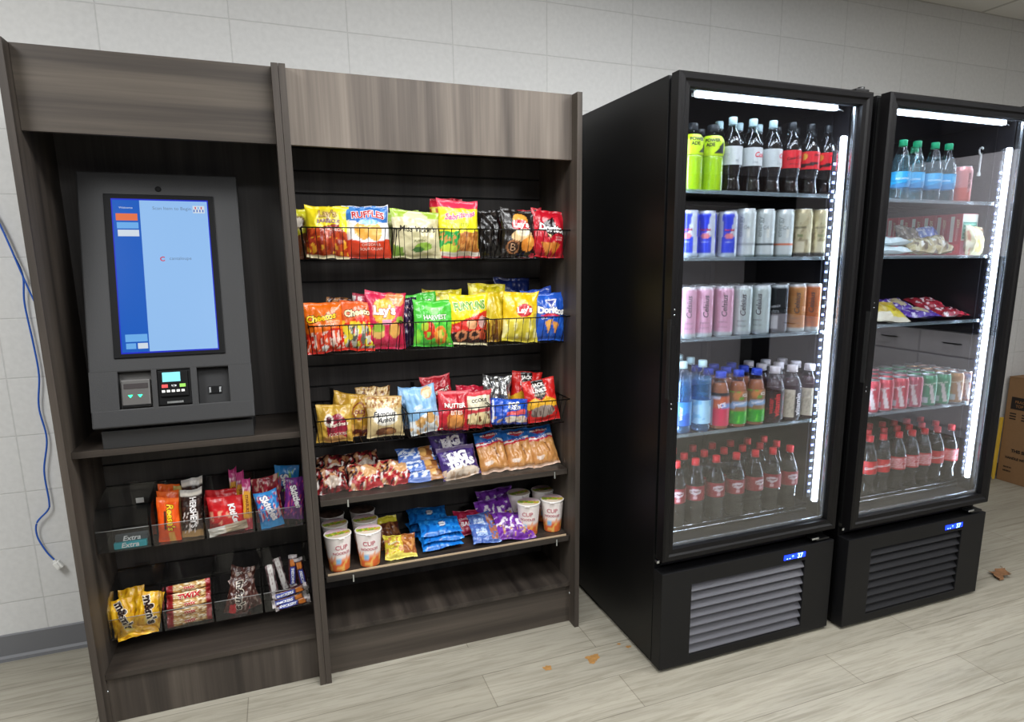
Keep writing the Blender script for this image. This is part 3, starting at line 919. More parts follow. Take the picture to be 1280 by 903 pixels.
bag('chip_bag', 'dark navy bag at the very back of second row', 'bag', .800, -.318, z2 + .02, .15, .212, .026, art(('f', '#14245e'), ('n', 3, 3, 4, .25, 0, 1, '#1c3278')), (), 5, 2, group=g2, seed=27, crump=.006)

# -- third row
g3 = 'cookie and jerky bags in the third row of baskets'
GO = art(('f', '#c0983a'), ('n', 3, 3, 3, .25, 0, 1, '#d8b458'), ('e', .12, .42, .62, .34, '#8c1e34'), ('p', [(-.35, .08), (.7, .1), (.62, .3), (-.3, .3)], '#a82c3c'), ('e', .0, .1, .6, .12, '#d09a58'), ('e', -.35, .6, .26, .16, '#e9e0d0'), ('e', -.35, .6, .17, .10, '#5c1c28'))
bag('cookie_bag', 'gold cookie bag with burgundy panel, front left of third row', 'bag', .092, -.472, z3, .122, .130, .03, GO,
    [("Grandma's", .18, .50, .62, '#f2e6d4', dict(shear=.25, bold=.02, rot=4)), ('COOKIES', .2, .24, .5, '#f2e6d4', {})], 7, 3, group=g3, seed=28, crump=.006)
bag('cookie_bag', 'gold cookie bag standing behind the front gold bag', 'bag', .155, -.410, z3, .140, .152, .028, art(('f', '#b88c2e'), ('n', 3, 3, 3, .25, 0, 1, '#cfa644'), ('e', .3, .62, .34, .2, '#7c3026'), ('e', .3, .62, .27, .16, '#bf9438'), ('b', 0, .2, '#6a2c1c'), ('n', 5, 7, 8, .1, 0, .3, '#d8a050')), [('OLD', .34, .60, .24, '#8a3040', BO)], 6, 6, group=g3, seed=29, crump=.007)
FA = art(('f', '#cdb684'), ('b', .72, 1, '#c09c62'), ('n', 4, 8, 12, .10, .70, .96, '#e2cfa4'), ('n', 9, 9, 13, .22, .70, .96, '#8e5c30'), ('e', 0, .50, .72, .22, '#e9e3d2'), ('e', .0, .50, .66, .18, '#f0ece0'), ('e', .0, .12, .56, .13, '#6a4028'), ('e', .2, .12, .3, .08, '#b07a48'), ('b', 0, .04, '#d8c698'))
bag('cookie_bag', 'tan cookie bag with white oval and dark script, in front', 'bag', .266, -.470, z3, .130, .148, .032, FA,
    [('Famous', -.06, .57, .66, '#2a2a38', dict(shear=.3, bold=.015, rot=4)), ('Amos', .0, .43, .5, '#2a2a38', dict(shear=.3, bold=.015, rot=4))], 7, 1, group=g3, seed=30, crump=.005)
bag('cookie_bag', 'tan cookie bag behind the one with white oval', 'bag', .235, -.395, z3, .125, .168, .028, art(('f', '#b8945a'), ('n', 4, 9, 12, .05, .6, 1, '#6e4524'), ('n', 7, 9, 12, .15, .6, 1, '#dcc494')), (), 6, 3, group=g3, seed=31, crump=.006)
LBp = art(('f', '#86b4dc'), ('n', 3, 3, 3, .25, .3, 1, '#9cc4e8'), ('e', .45, .86, .34, .13, '#d2a878'), ('e', .4, .84, .24, .09, '#e9d3b0'), ('w', .36, .06, 3, 1, '#dfe6ea'), ('e', -.3, .26, .3, .11, '#c89858'), ('e', .35, .32, .26, .13, '#cf9f60'), ('n', 6, 6, 8, .2, .0, .34, '#d9b078'), ('e', -.3, .58, .3, .05, '#c8dcec'))
bag('cookie_bag', 'light blue cookie bag with pale biscuits leaning right', 'bag', .414, -.470, z3, .118, .172, .03, LBp, [('shortbread', -.1, .52, .5, '#e8f0f6', {})], 7, -8, group=g3, seed=32, crump=.006)
bag('cookie_bag', 'light blue bag mostly hidden behind the leaning one', 'bag', .374, -.40, z3, .115, .154, .028, art(('f', '#6e9cc8'), ('n', 3, 3, 3, .25, .3, 1, '#8cb6dc'), ('n', 6, 7, 8, .2, 0, .5, '#b8c0c4')), (), 6, 4, group=g3, seed=33, crump=.007)
NU = art(('f', '#b8202e'), ('n', 3, 3, 3, .28, 0, 1, '#cc3a44'), ('b', .93, 1, '#d86a70'), ('e', .1, .24, .62, .26, '#c87034'), ('e', .1, .24, .45, .18, '#dc9048'), ('b', 0, .05, '#a01c28'))
bag('cookie_bag', 'red snack bag with round golden biscuit beside light blue bag', 'bag', .510, -.470, z3, .118, .146, .03, NU,
    [('NUTTER', .04, .64, .72, '#f6efe6', dict(bold=.045, out='#7c141c')), ('BITES', .15, .46, .4, '#f0d8c8', BO)], 7, 4, group=g3, seed=34, crump=.005)
KE = art(('f', '#b8202e'), ('b', .9, 1, '#d64a52'), ('p', [(-.85, .2), (.85, .2), (.85, .88), (-.85, .88)], '#d9d0b4'), ('p', [(-.85, .4), (.85, .46), (.85, .56), (-.85, .5)], '#c23c44'), ('e', 0, .24, .86, .2, '#e4cf9c'), ('n', 5, 6, 7, .25, .08, .42, '#6a3a22'), ('b', 0, .1, '#c02632'))
bag('cookie_bag', 'red and cream chocolate chip cookie bag in front', 'bag', .608, -.472, z3, .108, .138, .03, KE,
    [('COOKIE', .0, .74, .56, '#2c2a20', dict(bold=.03, arc=.2))], 7, 2, group=g3, seed=35, crump=.005)
bag('cookie_bag', 'red bag wedged on its side atop the red snack bags', 'bag', .480, -.400, z3 + .085, .115, .110, .026, art(('f', '#9c1c28'), ('n', 3, 3, 3, .25, 0, 1, '#b02a34'), ('b', .94, 1, '#d05a60')),
    [('CHEEZ-IT', .12, .48, .7, '#ece4d8', dict(bold=.04, out='#5c1018', rot=6))], 6, -8, group=g3, seed=36, crump=.006)
bag('cookie_bag', 'red wrapper lying flat behind the red and cream cookie bag', 'bag', .600, -.395, z3 + .05, .120, .098, .022, art(('f', '#b41c34'), ('n', 3, 3, 4, .25, 0, 1, '#d03a50')), (), 18, 7, group=g3, seed=37, crump=.007)
SI = art(('f', '#8a8a88'), ('n', 3, 5, 6, .1, 0, 1, '#b8b8b6'), ('n', 7, 8, 9, .2, 0, 1, '#5c5c60'), ('n', 5, 6, 5, .3, 0, 1, '#dcdcdc'))
M['foilmetal'] = printed('bare metallic film', .22, .4, 50., metal=.8)
bag('foil_pouch', 'plain silver foil pastry pouch standing behind the blue pack', 'bag', .700, -.405, z3, .118, .178, .024, SI, (), 6, 3, seed=38, crump=.008, mat=M['foilmetal'])
PT = art(('f', '#1c4cb8'), ('n', 3, 3, 3, .28, 0, 1, '#2e62cc'), ('p', [(-.15, .08), (.82, .12), (.78, .36), (-.28, .3)], '#d8d0c0'), ('p', [(-.2, .36), (.8, .40), (.76, .6), (-.2, .5)], '#dc5a5c'), ('n', 9, 6, 4, .1, .1, .34, '#c8a890'), ('p', [(-1, 0), (-.88, 0), (-.82, 1), (-1, 1)], '#12348c'), ('c', -.84, -.78, .1, .95, '#e8ecf4'))
bag('pastry_pack', 'blue toaster pastry pack lying at front of third row', 'pastry pack', .724, -.472, z3, .158, .100, .03, PT,
    [('POP', .18, .80, .26, '#f4f2f0', dict(bold=.05, rot=3)), ('TARTS', .2, .655, .3, '#f4f2f0', dict(bold=.05, rot=3))], 8, 5, seed=39, crump=.005, crimp=.02, flat=.25, pinch=.0)
JE = art(('f', '#c01a18'), ('n', 3, 3, 3, .28, 0, 1, '#d43028'), ('p', [(-.42, .98), (.3, .98), (.34, .62), (-.02, .5), (-.4, .62)], '#17120f'), ('p', [(-1, .45), (-.4, .58), (-.02, .48), (.35, .58), (1, .45), (1, .3), (-1, .3)], '#e0a828'), ('e', 0, .24, .75, .13, '#8a7a70'), ('n', 8, 9, 9, .1, .12, .34, '#5c4a44'), ('b', 0, .1, '#c01c1c'))
JT = [('JACK', -.05, .86, .36, '#f2ece4', dict(bold=.03)), ("LINK'S", -.04, .74, .44, '#f2ece4', dict(bold=.03)), ('BEEF JERKY', 0, .63, .4, '#e8d8c0', {})]
bag('jerky_bag', 'red jerky bag with black pennant, in front at right', 'bag', .872, -.474, z3, .132, .164, .022, JE, JT, 14, -6, -8, group=g3, seed=40, crump=.004)
bag('jerky_bag', 'red jerky bag behind the silver pouch and front jerky bag', 'bag', .815, -.395, z3, .125, .184, .022, JE, JT[:2], 8, 8, -5, group=g3, seed=41, crump=.004)

# ================================================================== SHELF FOUR: wrapped cakes, cookies, buns
g4 = 'wrapped cakes on the upper display shelf'
CK = art(('f', '#4c1218'), ('n', 3, 4, 5, .0, 0, 1, '#8e2026'), ('n', 6, 4, 4, .12, .2, 1, '#b8845c'), ('n', 2, 6, 6, .22, .0, 1, '#1c0e0c'), ('e', .15, .35, .55, .2, '#cbb9a8'), ('n', 9, 5, 6, .38, .0, 1, '#e6dcd6'))
CK2 = art(('f', '#a8282e'), ('n', 3, 4, 5, .05, .4, 1, '#c99058'), ('n', 6, 4, 4, .2, 0, 1, '#d2a67c'), ('n', 2, 6, 6, .25, .0, 1, '#3a1418'), ('e', .25, .62, .5, .25, '#d0a06c'), ('n', 9, 5, 6, .40, .0, 1, '#f0e8e2'))
cake = [(.072, -.475, 0, .112, CK, 'front left end, beside the cabinet side'), (.080, -.372, .012, .112, CK, 'back left corner of the shelf'),
        (.186, -.480, 0, .120, CK2, 'in front, second from the left end'), (.196, -.372, .014, .124, CK, 'at back, second from the left end'),
        (.295, -.470, 0, .124, CK2, 'beside the blue cookie packs')]
for k, (x, y, dz, w, p, wh) in enumerate(cake):
    bag('wrapped_cake', f'red and cream clear-wrapped snack cake {wh}', 'cake', x, y, Z4 + .004 + dz, w, .10, .026, p, (), 42, (-4, 3, 2, -3, 4)[k], group=g4, seed=50 + k, crump=.009, flat=.4, nu=26, nv=26)
CB = art(('f', '#3a5ca8'), ('c', -1, .1, 0, 1, '#4068b4'), ('n', 3, 9, 3, .15, 0, 1, '#c0d0e8'), ('c', .25, 1, 0, 1, '#9a6434'), ('n', 5, 8, 7, .05, 0, .0, '#c8a060'), ('c', .3, .42, 0, 1, '#b8884c'))
for k in range(3):
    bag('cookie_pack', ('bottom', 'middle', 'topmost')[k] + ' blue and white cookie pack in the stack of three', 'cookie pack', .405 - .012 * k, -.492 + .03 * k, Z4 + .010 + .028 * k, .140, .080, .014,
        art(('f', '#4468b0'), ('n', 3 + k, 4, 9, .08, .2, .8, '#d0d8e6'), ('c', .22, .9, 0, 1, '#a06c38'), ('e', .4, .5, .2, .3, '#c89a58'), ('e', .75, .5, .2, .3, '#7a4a28')),
        [('COOKIES', -.42, .5, .4, '#e9eef6', BO)], 62, 1, group='blue cookie packs', seed=60 + k, crump=.004, flat=.4, nu=26, nv=20)
BT = art(('f', '#3c2a6a'), ('n', 3, 3, 4, .2, .4, 1, '#4c3880'), ('n', 7, 5, 6, .3, .45, 1, '#241840'), ('e', 0, .12, .95, .2, '#d8c8b4'), ('n', 5, 6, 5, .2, 0, .3, '#b89c80'), ('b', .86, 1, '#5a4c6a'))
BTT = [('BIG', -.02, .62, .52, '#f4f0f4', dict(bold=.07, rot=5)), ('TEXAS', .08, .40, .74, '#f4f0f4', dict(bold=.07, rot=5))]
bag('cinnamon_roll_pack', 'purple wrapped cinnamon roll pack in front on upper shelf', 'roll pack', .536, -.490, Z4 + .004, .150, .125, .026, BT, BTT, 32, -6, group='purple roll packs', seed=64, crump=.006)
bag('cinnamon_roll_pack', 'purple roll pack standing behind the front purple one', 'roll pack', .530, -.392, Z4 + .004, .155, .172, .024, BT, [('BIG', .05, .66, .5, '#f4f0f4', dict(bold=.07, rot=5))], 14, -6, group='purple roll packs', seed=65, crump=.007)
BU = art(('f', '#b98148'), ('n', 3, 3, 3, .2, 0, .6, '#c99458'), ('n', 8, 3, 3, .42, 0, .6, '#7c4a26'), ('b', .66, .74, '#b82430'), ('b', .72, 1, '#2468b4'), ('n', 4, 4, 4, .3, .74, 1, '#3a86cc'), ('e', .0, .86, .5, .07, '#a02838'), ('w', .72, .04, 2.5, 0, '#ece8e6'), ('w', .68, .03, 2.5, 0, '#b82430'), ('w', .63, .03, 2.5, 0, '#b98148'), ('n', 3, 3, 3, .2, 0, .58, '#c99458'), ('p', [(.28, .3), (.36, .3), (.22, .58), (.16, .56)], '#5a321a'), ('b', 0, .06, '#d8b8a0'), ('e', -.4, .2, .3, .05, '#d9c4b4'))
for k, (x, wh) in enumerate(((.672, 'left'), (.782, 'middle'), (.882, 'right'))):
    bag('bun_pack', f'brown iced bun pack with blue top, {wh} one of the front three', 'bun pack', x, -.478, Z4 + .004, .118, .168, .024, BU,
        [("Mrs. Freshley's", .0, .87, .62, '#f0e0d0', dict(shear=.2, bold=.02)), ('BUNS', .05, .73, .5, '#2c4c9c', BO)], 34, (-3, -2, -4)[k], group='bun packs on the upper display shelf', seed=70 + k, crump=.006, flat=.35)

# ================================================================== SHELF FIVE: noodle cups, cookies, purple bags
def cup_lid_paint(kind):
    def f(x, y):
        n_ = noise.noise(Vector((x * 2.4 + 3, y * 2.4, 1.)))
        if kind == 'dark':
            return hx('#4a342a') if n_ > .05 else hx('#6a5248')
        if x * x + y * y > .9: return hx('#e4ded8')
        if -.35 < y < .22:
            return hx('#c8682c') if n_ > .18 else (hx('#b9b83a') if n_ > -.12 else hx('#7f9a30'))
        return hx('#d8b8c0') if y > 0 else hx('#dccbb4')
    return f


def cup_paint(a, z):
    v = z / .128
    n_ = noise.noise(Vector((a * 9, v * 5, 2.)))
    c = hx('#efe6e2')
    if v < .42 + .08 * n_: c = hx('#e8a07c')
    if v < .32 + .08 * n_: c = hx('#dc6a34') if n_ > -.1 else hx('#e8b45c')
    if abs(a + .12) < .07 and .22 < v < .42: c = hx('#88b8dc')
    if v > .96: c = hx('#f2eeea')
    return c


def noodle_cup(label, x, y, z, rz=0, lid='n', group='instant noodle cups'):
    t = thing('noodle_cup', label, 'noodle cup', (x, y, z), group)
    t.rotation_euler.z = rz
    key = 'cup'
    if key not in _PC:
        mb = MB()
        prof = [(.030, 0), (.034, .0005), (.0345, .004)] + [(.0345 + .0105 * k / 12, .004 + .124 * k / 12) for k in range(1, 13)]
        mb.lathe(prof, 40, 0, cup_paint, capb=True)
        def sf(px, pz, e):
            r = .0345 + .0105 * (pz - .004) / .124 + e
            a = -PI / 2 + px / r
            return Vector((r * cos(a), r * sin(a), pz))
        drape(mb, sf, 'CUP', 0, .094, .044, '#c06a78', bold=.02, out='#f6efe8')
        drape(mb, sf, 'NOODLES', 0, .072, .062, '#b85a6c', bold=.02, out='#f6efe8')
        _PC[key] = mb.mesh('cup_body', [M['cup']])
    obj('cup_body', _PC[key], t)
    lk = 'lid' + lid
    if lk not in _PC:
        mb = MB()
        mb.lathe([(.0455, .1275), (.0472, .1285), (.0472, .1315), (.0455, .1325)], 36, 0, None, hx('#efeae6'))
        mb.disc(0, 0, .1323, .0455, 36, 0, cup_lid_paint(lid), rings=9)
        mb.box(-.010, .010, -.056, -.046, .1300, .1308, 0, 0, hx('#efe8e4'))
        _PC[lk] = mb.mesh('cup_lid', [M['cup']])
    obj('cup_lid', _PC[lk], t)
    return t


cups = [(.078, -.496, 'front cup at the left end of the lower display shelf', .2, 'n'), (.183, -.500, 'front cup, second from left end, beside yellow bag', -.1, 'n'),
        (.076, -.398, 'middle cup in the leftmost column of cups', .2, 'n'), (.184, -.398, 'middle cup in the second column, by yellow bag', .1, 'n'),
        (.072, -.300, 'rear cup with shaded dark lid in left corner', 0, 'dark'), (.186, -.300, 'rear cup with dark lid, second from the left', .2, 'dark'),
        (.806, -.468, 'front cup beside the purple bags at right', -.45, 'n'), (.908, -.468, 'front cup at the right end of the shelf', -.4, 'n'),
        (.806, -.352, 'rear cup behind purple bags at right', .2, 'n'), (.912, -.352, 'rear cup in the right corner of the shelf', 0, 'n')]
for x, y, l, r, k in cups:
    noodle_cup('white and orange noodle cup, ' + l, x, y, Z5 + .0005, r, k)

YC = art(('f', '#d0be34'), ('n', 3, 4, 4, .2, 0, 1, '#e6d858'), ('c', .15, 1, .1, 1, '#9c5a2c'), ('n', 5, 6, 6, .1, .2, .9, '#c88a4c'), ('b', 0, .14, '#e0d060'))
bag('snack_bag', 'yellow and brown snack bag lying in front beside noodle cups', 'bag', .293, -.512, Z5 + .004, .118, .100, .020, YC, [('CHEDDAR', -.4, .6, .4, '#f4f0d8', BO), ('crackers', -.4, .4, .34, '#6a6a28', {})], 52, 4, group='yellow snack bags', seed=80, crump=.006)
bag('snack_bag', 'yellow and brown snack bag behind the front yellow one', 'bag', .268, -.405, Z5 + .004, .11, .120, .020, art(('f', '#8c5a34'), ('n', 3, 5, 5, .05, 0, .8, '#5a2c1c'), ('b', .78, 1, '#cfc23a')), (), 28, -8, group='yellow snack bags', seed=81, crump=.007)
OR = art(('f', '#1470c8'), ('n', 3, 4, 5, .25, 0, 1, '#2c8ee0'), ('n', 8, 7, 4, .34, 0, 1, '#0c4c98'), ('e', .1, .5, .2, .22, '#103c84'), ('e', .1, .5, .15, .15, '#e9eef4'))
for s, (x, y, n_) in enumerate(((.452, -.375, 3), (.452, -.505, 3))):
    for k in range(n_):
        bag('cookie_pack', f'bright blue sandwich cookie pack, {("bottom", "middle", "top")[k]} of the {("rear", "front")[s]} stack', 'cookie pack', x + .006 * (k % 2) - .02 * (1 - s), y + .008 * k, Z5 + .015 + .024 * k, .158, .098, .012, OR,
            [('COOKIES', .02, .5, .2, '#26396c', BO)], 74, 2 * (k - 1), group='blue sandwich cookie packs', seed=83 + s * 3 + k, crump=.003, flat=.35, nu=26, nv=18)
RP = art(('f', '#9c1c3c'), ('n', 3, 4, 5, .2, 0, 1, '#b83458'), ('c', .45, .95, .2, .8, '#a05a3c'))
bag('bar_pack', 'dark red berry bar pack behind the small blue packs', 'snack pack', .590, -.420, Z5 + .012, .130, .100, .016, RP, [('STRAWBERRY', -.28, .6, .5, '#eac8d0', BO), ('BARS', -.28, .4, .4, '#f4e4e8', BO)], 40, 0, seed=90, crump=.004, flat=.35)
BP = art(('f', '#4a68b0'), ('n', 3, 4, 5, .2, 0, 1, '#7090cc'), ('c', -.7, .1, .3, .7, '#a8c0e4'), ('c', .3, .95, .1, .9, '#a86a50'), ('n', 5, 8, 9, .2, .1, .9, '#5a6cb0'))
bag('bar_pack', 'small blue bar pack lying in front by purple bags', 'snack pack', .620, -.520, Z5 + .012, .112, .090, .014, BP, [('BLUEBERRY', -.3, .5, .42, '#f0f4fa', BO)], 60, 4, group='small blue bar packs', seed=91, crump=.004, flat=.35)
bag('bar_pack', 'small blue bar pack just behind the front blue one', 'snack pack', .630, -.452, Z5 + .020, .105, .090, .014, BP, [('BLUEBERRY', -.3, .5, .42, '#f0f4fa', BO)], 46, -2, group='small blue bar packs', seed=92, crump=.004, flat=.35)
PU = art(('f', '#6a2a92'), ('n', 3, 4, 4, .15, 0, 1, '#7e3cac'), ('n', 8, 4, 4, .35, 0, 1, '#481a68'), ('n', 5, 6, 8, .14, .3, .8, '#e2d8e6'), ('n', 9, 7, 7, .3, .05, .5, '#b88a64'))
PUT = []
for k, (x, y, dz, le, ro, wh) in enumerate(((.738, -.520, .006, 56, 6, 'lying in front next to noodle cups'), (.705, -.415, .012, 34, -6, 'in the middle of the purple pile'), (.722, -.345, .024, 24, -2, 'at the back of the purple pile'))):
    bag('snack_bag', f'purple snack bag with white lettering {wh}', 'bag', x, y, Z5 + dz, .158, .128, .024, PU, PUT, le, ro, group='purple snack bags', seed=95 + k, crump=.007)

# ================================================================== KIOSK
kx0, kx1 = -.583, -.147
kw = kx1 - kx0
kb, kt = Vector((0, -.575, .972)), Vector((0, -.362, 1.717))
kl = (kt - kb).length
ku = (kt - kb).normalized(); kn = Vector((0, -ku.z, ku.y))
KM = Matrix(((1, 0, 0, kx0), (0, ku.y, kn.y, kb.y), (0, ku.z, kn.z, kb.z), (0, 0, 0, 1)))   # (s, t, n) -> world


def K(mb):
    for v in mb.v:
        v.xyz = KM @ v
    return mb


kiosk = thing('payment_kiosk', 'grey metal self-checkout kiosk with tall lit screen on the counter shelf', 'kiosk', (-.365, -.45, .903))
kiosk_parts = []


def kp(mb, name, mats, parent=None):
    for v in mb.v:
        v -= Vector((-.365, -.45, .903))
    return mb.build(name, mats, parent or kiosk)


# housing: face plate with three openings, built from slabs around them
mb = MB()
D0 = -.022
holes = [(.165, .365), (.397, .605), (.645, .848)]
h0, h1 = .069, .211
sx = [0, .165, .365, .397, .605, .645, .848, 1]
mb.box(0, kw, h1 * kl, kl, D0, 0, .004)
mb.box(0, kw, 0, h0 * kl, D0, 0, .004)
for a, b_ in ((0, .165), (.365, .397), (.605, .645), (.848, 1)):
    mb.box(a * kw, b_ * kw, h0 * kl - .004, h1 * kl + .004, D0, -.0002)
mb.box(.012, kw - .012, .01, kl - .01, -.085, -.042, .004)
for a, b_, c, d in ((.012, .03, .01, kl - .01), (kw - .03, kw - .012, .01, kl - .01), (.03, kw - .03, .01, .03), (.03, kw - .03, h1 * kl + .01, kl - .01)):
    mb.box(a, b_, c, d, -.0425, D0 + .001)
K(mb)
kp(mb, 'kiosk_housing', M['kiosk'])
mb = MB().box(-.568, -.156, -.551, -.36, .9035, .958, .003)
mb.box(-.560, -.164, -.53, -.36, .958, 1.0)
kp(mb, 'kiosk_base', M['kiosk'])
mb = MB().lathe([(.0085, 0), (.0085, .002), (.006, .0022), (.001, .0016)], 18)
for v in mb.v: v += Vector((.489 * kw, .936 * kl, 0))
K(mb); kp(mb, 'camera_lens', M['bezel'])
mb = MB().box(.153 * kw, .838 * kw, .263 * kl, .911 * kl, 0, .0045, .002)
K(mb); bez = kp(mb, 'screen_bezel', M['bezel'])
sc0, sc1, st0, st1 = .206 * kw, .793 * kw, .285 * kl, .886 * kl


def emis(name, col, st):
    return plain(name, '#000000', .3, spec=.2, emit=st, ecol=col)


M['s_pale'] = emis('screen pale blue', '#93c0f2', .95)
M['s_blue'] = emis('screen blue', '#045cc4', .9)
M['s_orange'] = emis('screen orange', '#f07848', .85)
M['s_sky'] = emis('screen sky button', '#6cb0f0', .9)
M['s_white'] = emis('screen white', '#dce8f4', .85)
M['s_grey'] = emis('screen grey letters', '#7f97b4', .7)
M['s_red'] = emis('screen red mark', '#d8384c', .85)
M['s_edge'] = emis('screen edge glow', '#1a2ed8', .8)
SM = [M['s_pale'], M['s_blue'], M['s_orange'], M['s_sky'], M['s_white'], M['s_grey'], M['s_red'], M['s_edge']]
mb = MB()
zf = .0052
def q(a0, a1, b0, b1, mi, e=0.):
    mb.add([(a0 * kw, b0 * kl, zf + e), (a1 * kw, b0 * kl, zf + e), (a1 * kw, b1 * kl, zf + e), (a0 * kw, b1 * kl, zf + e)], [(0, 1, 2, 3)], mi)
q(.198, .800, .279, .892, 7, -.0004)
q(.206, .793, .285, .886, 0)
q(.206, .369, .285, .886, 1, .0003)
q(.222, .352, .804, .832, 2, .0006)
q(.226, .354, .750, .776, 4, .0006) if False else None
q(.225, .355, .772, .797, 3, .0006)
q(.228, .356, .741, .767, 4, .0006)
q(.229, .361, .325, .354, 3, .0006)
q(.231, .290, .297, .319, 3, .0006)
q(.301, .361, .297, .319, 4, .0006)
q(.700, .775, .838, .868, 4, .0006)
for k in range(7):
    q(.704 + .0095 * k, .711 + .0095 * k, .842 + .012 * (k % 2), .852 + .012 * (k % 2), (1, 6, 1, 3, 1, 6, 1)[k], .0009)
kf = lambda x, z, e: Vector((x, z, zf + .0009 + e))
drape(mb, kf, 'Welcome', .285 * kw, .855 * kl, .036, (1, 1, 1, 1), mi=4)
drape(mb, kf, 'Scan Item to Begin', .568 * kw, .853 * kl, .105, (1, 1, 1, 1), mi=5)
drape(mb, kf, 'cantaloupe', .600 * kw, .650 * kl, .060, (1, 1, 1, 1), mi=5)
drape(mb, kf, 'C', .487 * kw, .650 * kl, .013, (1, 1, 1, 1), bold=.03, mi=6)
K(mb); kp(mb, 'screen_display', SM, bez)

# receipt printer, card reader, scanner pocket
mb = MB().box(.165 * kw, .365 * kw, h0 * kl, h1 * kl, -.030, -.026)
mb.box(.18 * kw, .352 * kw, (h0 + .004) * kl, (h1 - .03) * kl, -.026, -.004, .004)
mb.prism([(0, 0), (0, 0), (0, 0)], 0, 0) if False else None
K(mb); pr = kp(mb, 'receipt_printer', plain('grey printer plastic', '#4e4c4a', .4))
mb = MB().box(.195 * kw, .34 * kw, .145 * kl, .165 * kl, -.0038, -.0028, .0004)
K(mb); kp(mb, 'paper_slot', plain('dark slot', '#201616', .5), pr)
mb = MB().box(.18 * kw, .352 * kw, .075 * kl, .083 * kl, -.0038, -.0028)
K(mb); kp(mb, 'paper_tray', M['bezel'], pr)
for s_ in (.232, .290):
    mb = MB()
    cx, cz = s_ * kw, .117 * kl
    mb.add([(cx - .006, cz + .003, -.0030), (cx + .006, cz + .003, -.0030), (cx, cz - .005, -.0030)], [(0, 2, 1)])
    K(mb); kp(mb, 'indicator_light', M['greenled'], pr)
mb = MB().box(.400 * kw, .603 * kw, (h0 + .002) * kl, (h1 - .002) * kl, -.026, -.002, .003)
mb.box(.415 * kw, .588 * kw, (h0 + .034) * kl, (h1 - .008) * kl, -.002, .004, .003)
K(mb); cr = kp(mb, 'card_reader', M['bezel'])
mb = MB().box(.432 * kw, .542 * kw, .162 * kl, .199 * kl, .0042, .0048)
K(mb); kp(mb, 'reader_display', M['lcd'], cr)
for a, b_, m_ in ((.425, .462, 'kred'), (.535, .572, 'kgrn')):
    mb = MB().box(a * kw, b_ * kw, .139 * kl, .152 * kl, .0042, .0055, .0004); K(mb); kp(mb, 'key_button', M[m_], cr)
for k in range(5):
    mb = MB().box((.424 + .03 * k) * kw, (.444 + .03 * k) * kw, .121 * kl, .130 * kl, .0042, .0052); K(mb); kp(mb, 'key_button', M['white'], cr)
mb = MB().lathe([(.004, 0), (.004, .0012), (.003, .0015), (.001, .0015)], 14)
for v in mb.v: v.xyz = (.500 * kw + v.x * 1.9, .145 * kl + v.y, .0042 + v.z)
K(mb); kp(mb, 'key_button', M['chrome'], cr)
mb = MB().box(.45 * kw, .55 * kw, .078 * kl, .086 * kl, -.0018, -.0008)
K(mb); kp(mb, 'card_slot', M['chrome'], cr)
mb = MB().box(.645 * kw, .848 * kw, h0 * kl, h1 * kl, -.034, -.030)
K(mb); sp_ = kp(mb, 'scanner_pocket', plain('pocket black', '#0e0e10', .6))
mb = MB().box(.705 * kw, .79 * kw, .108 * kl, .138 * kl, -.030, -.026, .001)
K(mb); kp(mb, 'scanner_window', M['bezel'], sp_)
for a in (.71, .775):
    mb = MB().box(a * kw, (a + .012) * kw, .112 * kl, .134 * kl, -.0258, -.0252)
    K(mb); kp(mb, 'scanner_light', M['chrome'], sp_)

# ================================================================== CANDY BINS
def candy_bin(x0, zb, label):
    t = thing('candy_bin', label, 'bin', (x0, -.245, zb), 'clear candy bins')
    w = .148; d = .205; th = .0022
    def bp(mb, name):
        return mb.build(name, M['bin'], t)
    bp(MB().box(0, w, -th, 0, 0, .158), 'bin_back')
    bp(MB().box(0, w, -d, -th, 0, th), 'bin_floor')
    bp(MB().box(0, w, -d - th, -d, 0, .072, .0006), 'bin_front')
    for x in (0, w - th):
        poly = [(-th, th), (-d, th), (-d - .004, .10), (-d + .03, .135), (-th - .02, .158), (-th, .158)]
        bp(MB().prism(poly, x, x + th), 'bin_side')
    MB().box(w * .35, w * .65, -.001, .012, .158, .168, .001).build('bin_hook', M['bin'], t)
    mb = MB().tube([(0, -d - .001, .072), (w, -d - .001, .072)], .0012, 5)
    mb.build('bin_rim', clear_rim, t)
    return t


clear_rim = plain('polished acrylic edge', '#9a9a98', .15)
binx = [-.645 + .1552 * k for k in range(4)]
CONT = [['the teal gum packs', 'the orange and the brown chocolate bars', 'the red wafer bars', 'fruit candy packs'], ['yellow candy bags', 'gold biscuit bars', 'brown candy bags', 'brown nougat bars']]
for r_, zb in enumerate((.540, .236)):
    for k in range(4):
        candy_bin(binx[k], zb, f'clear {("upper", "lower")[r_]} candy bin holding {CONT[r_][k]}')
ZU, ZL = .5435, .2395

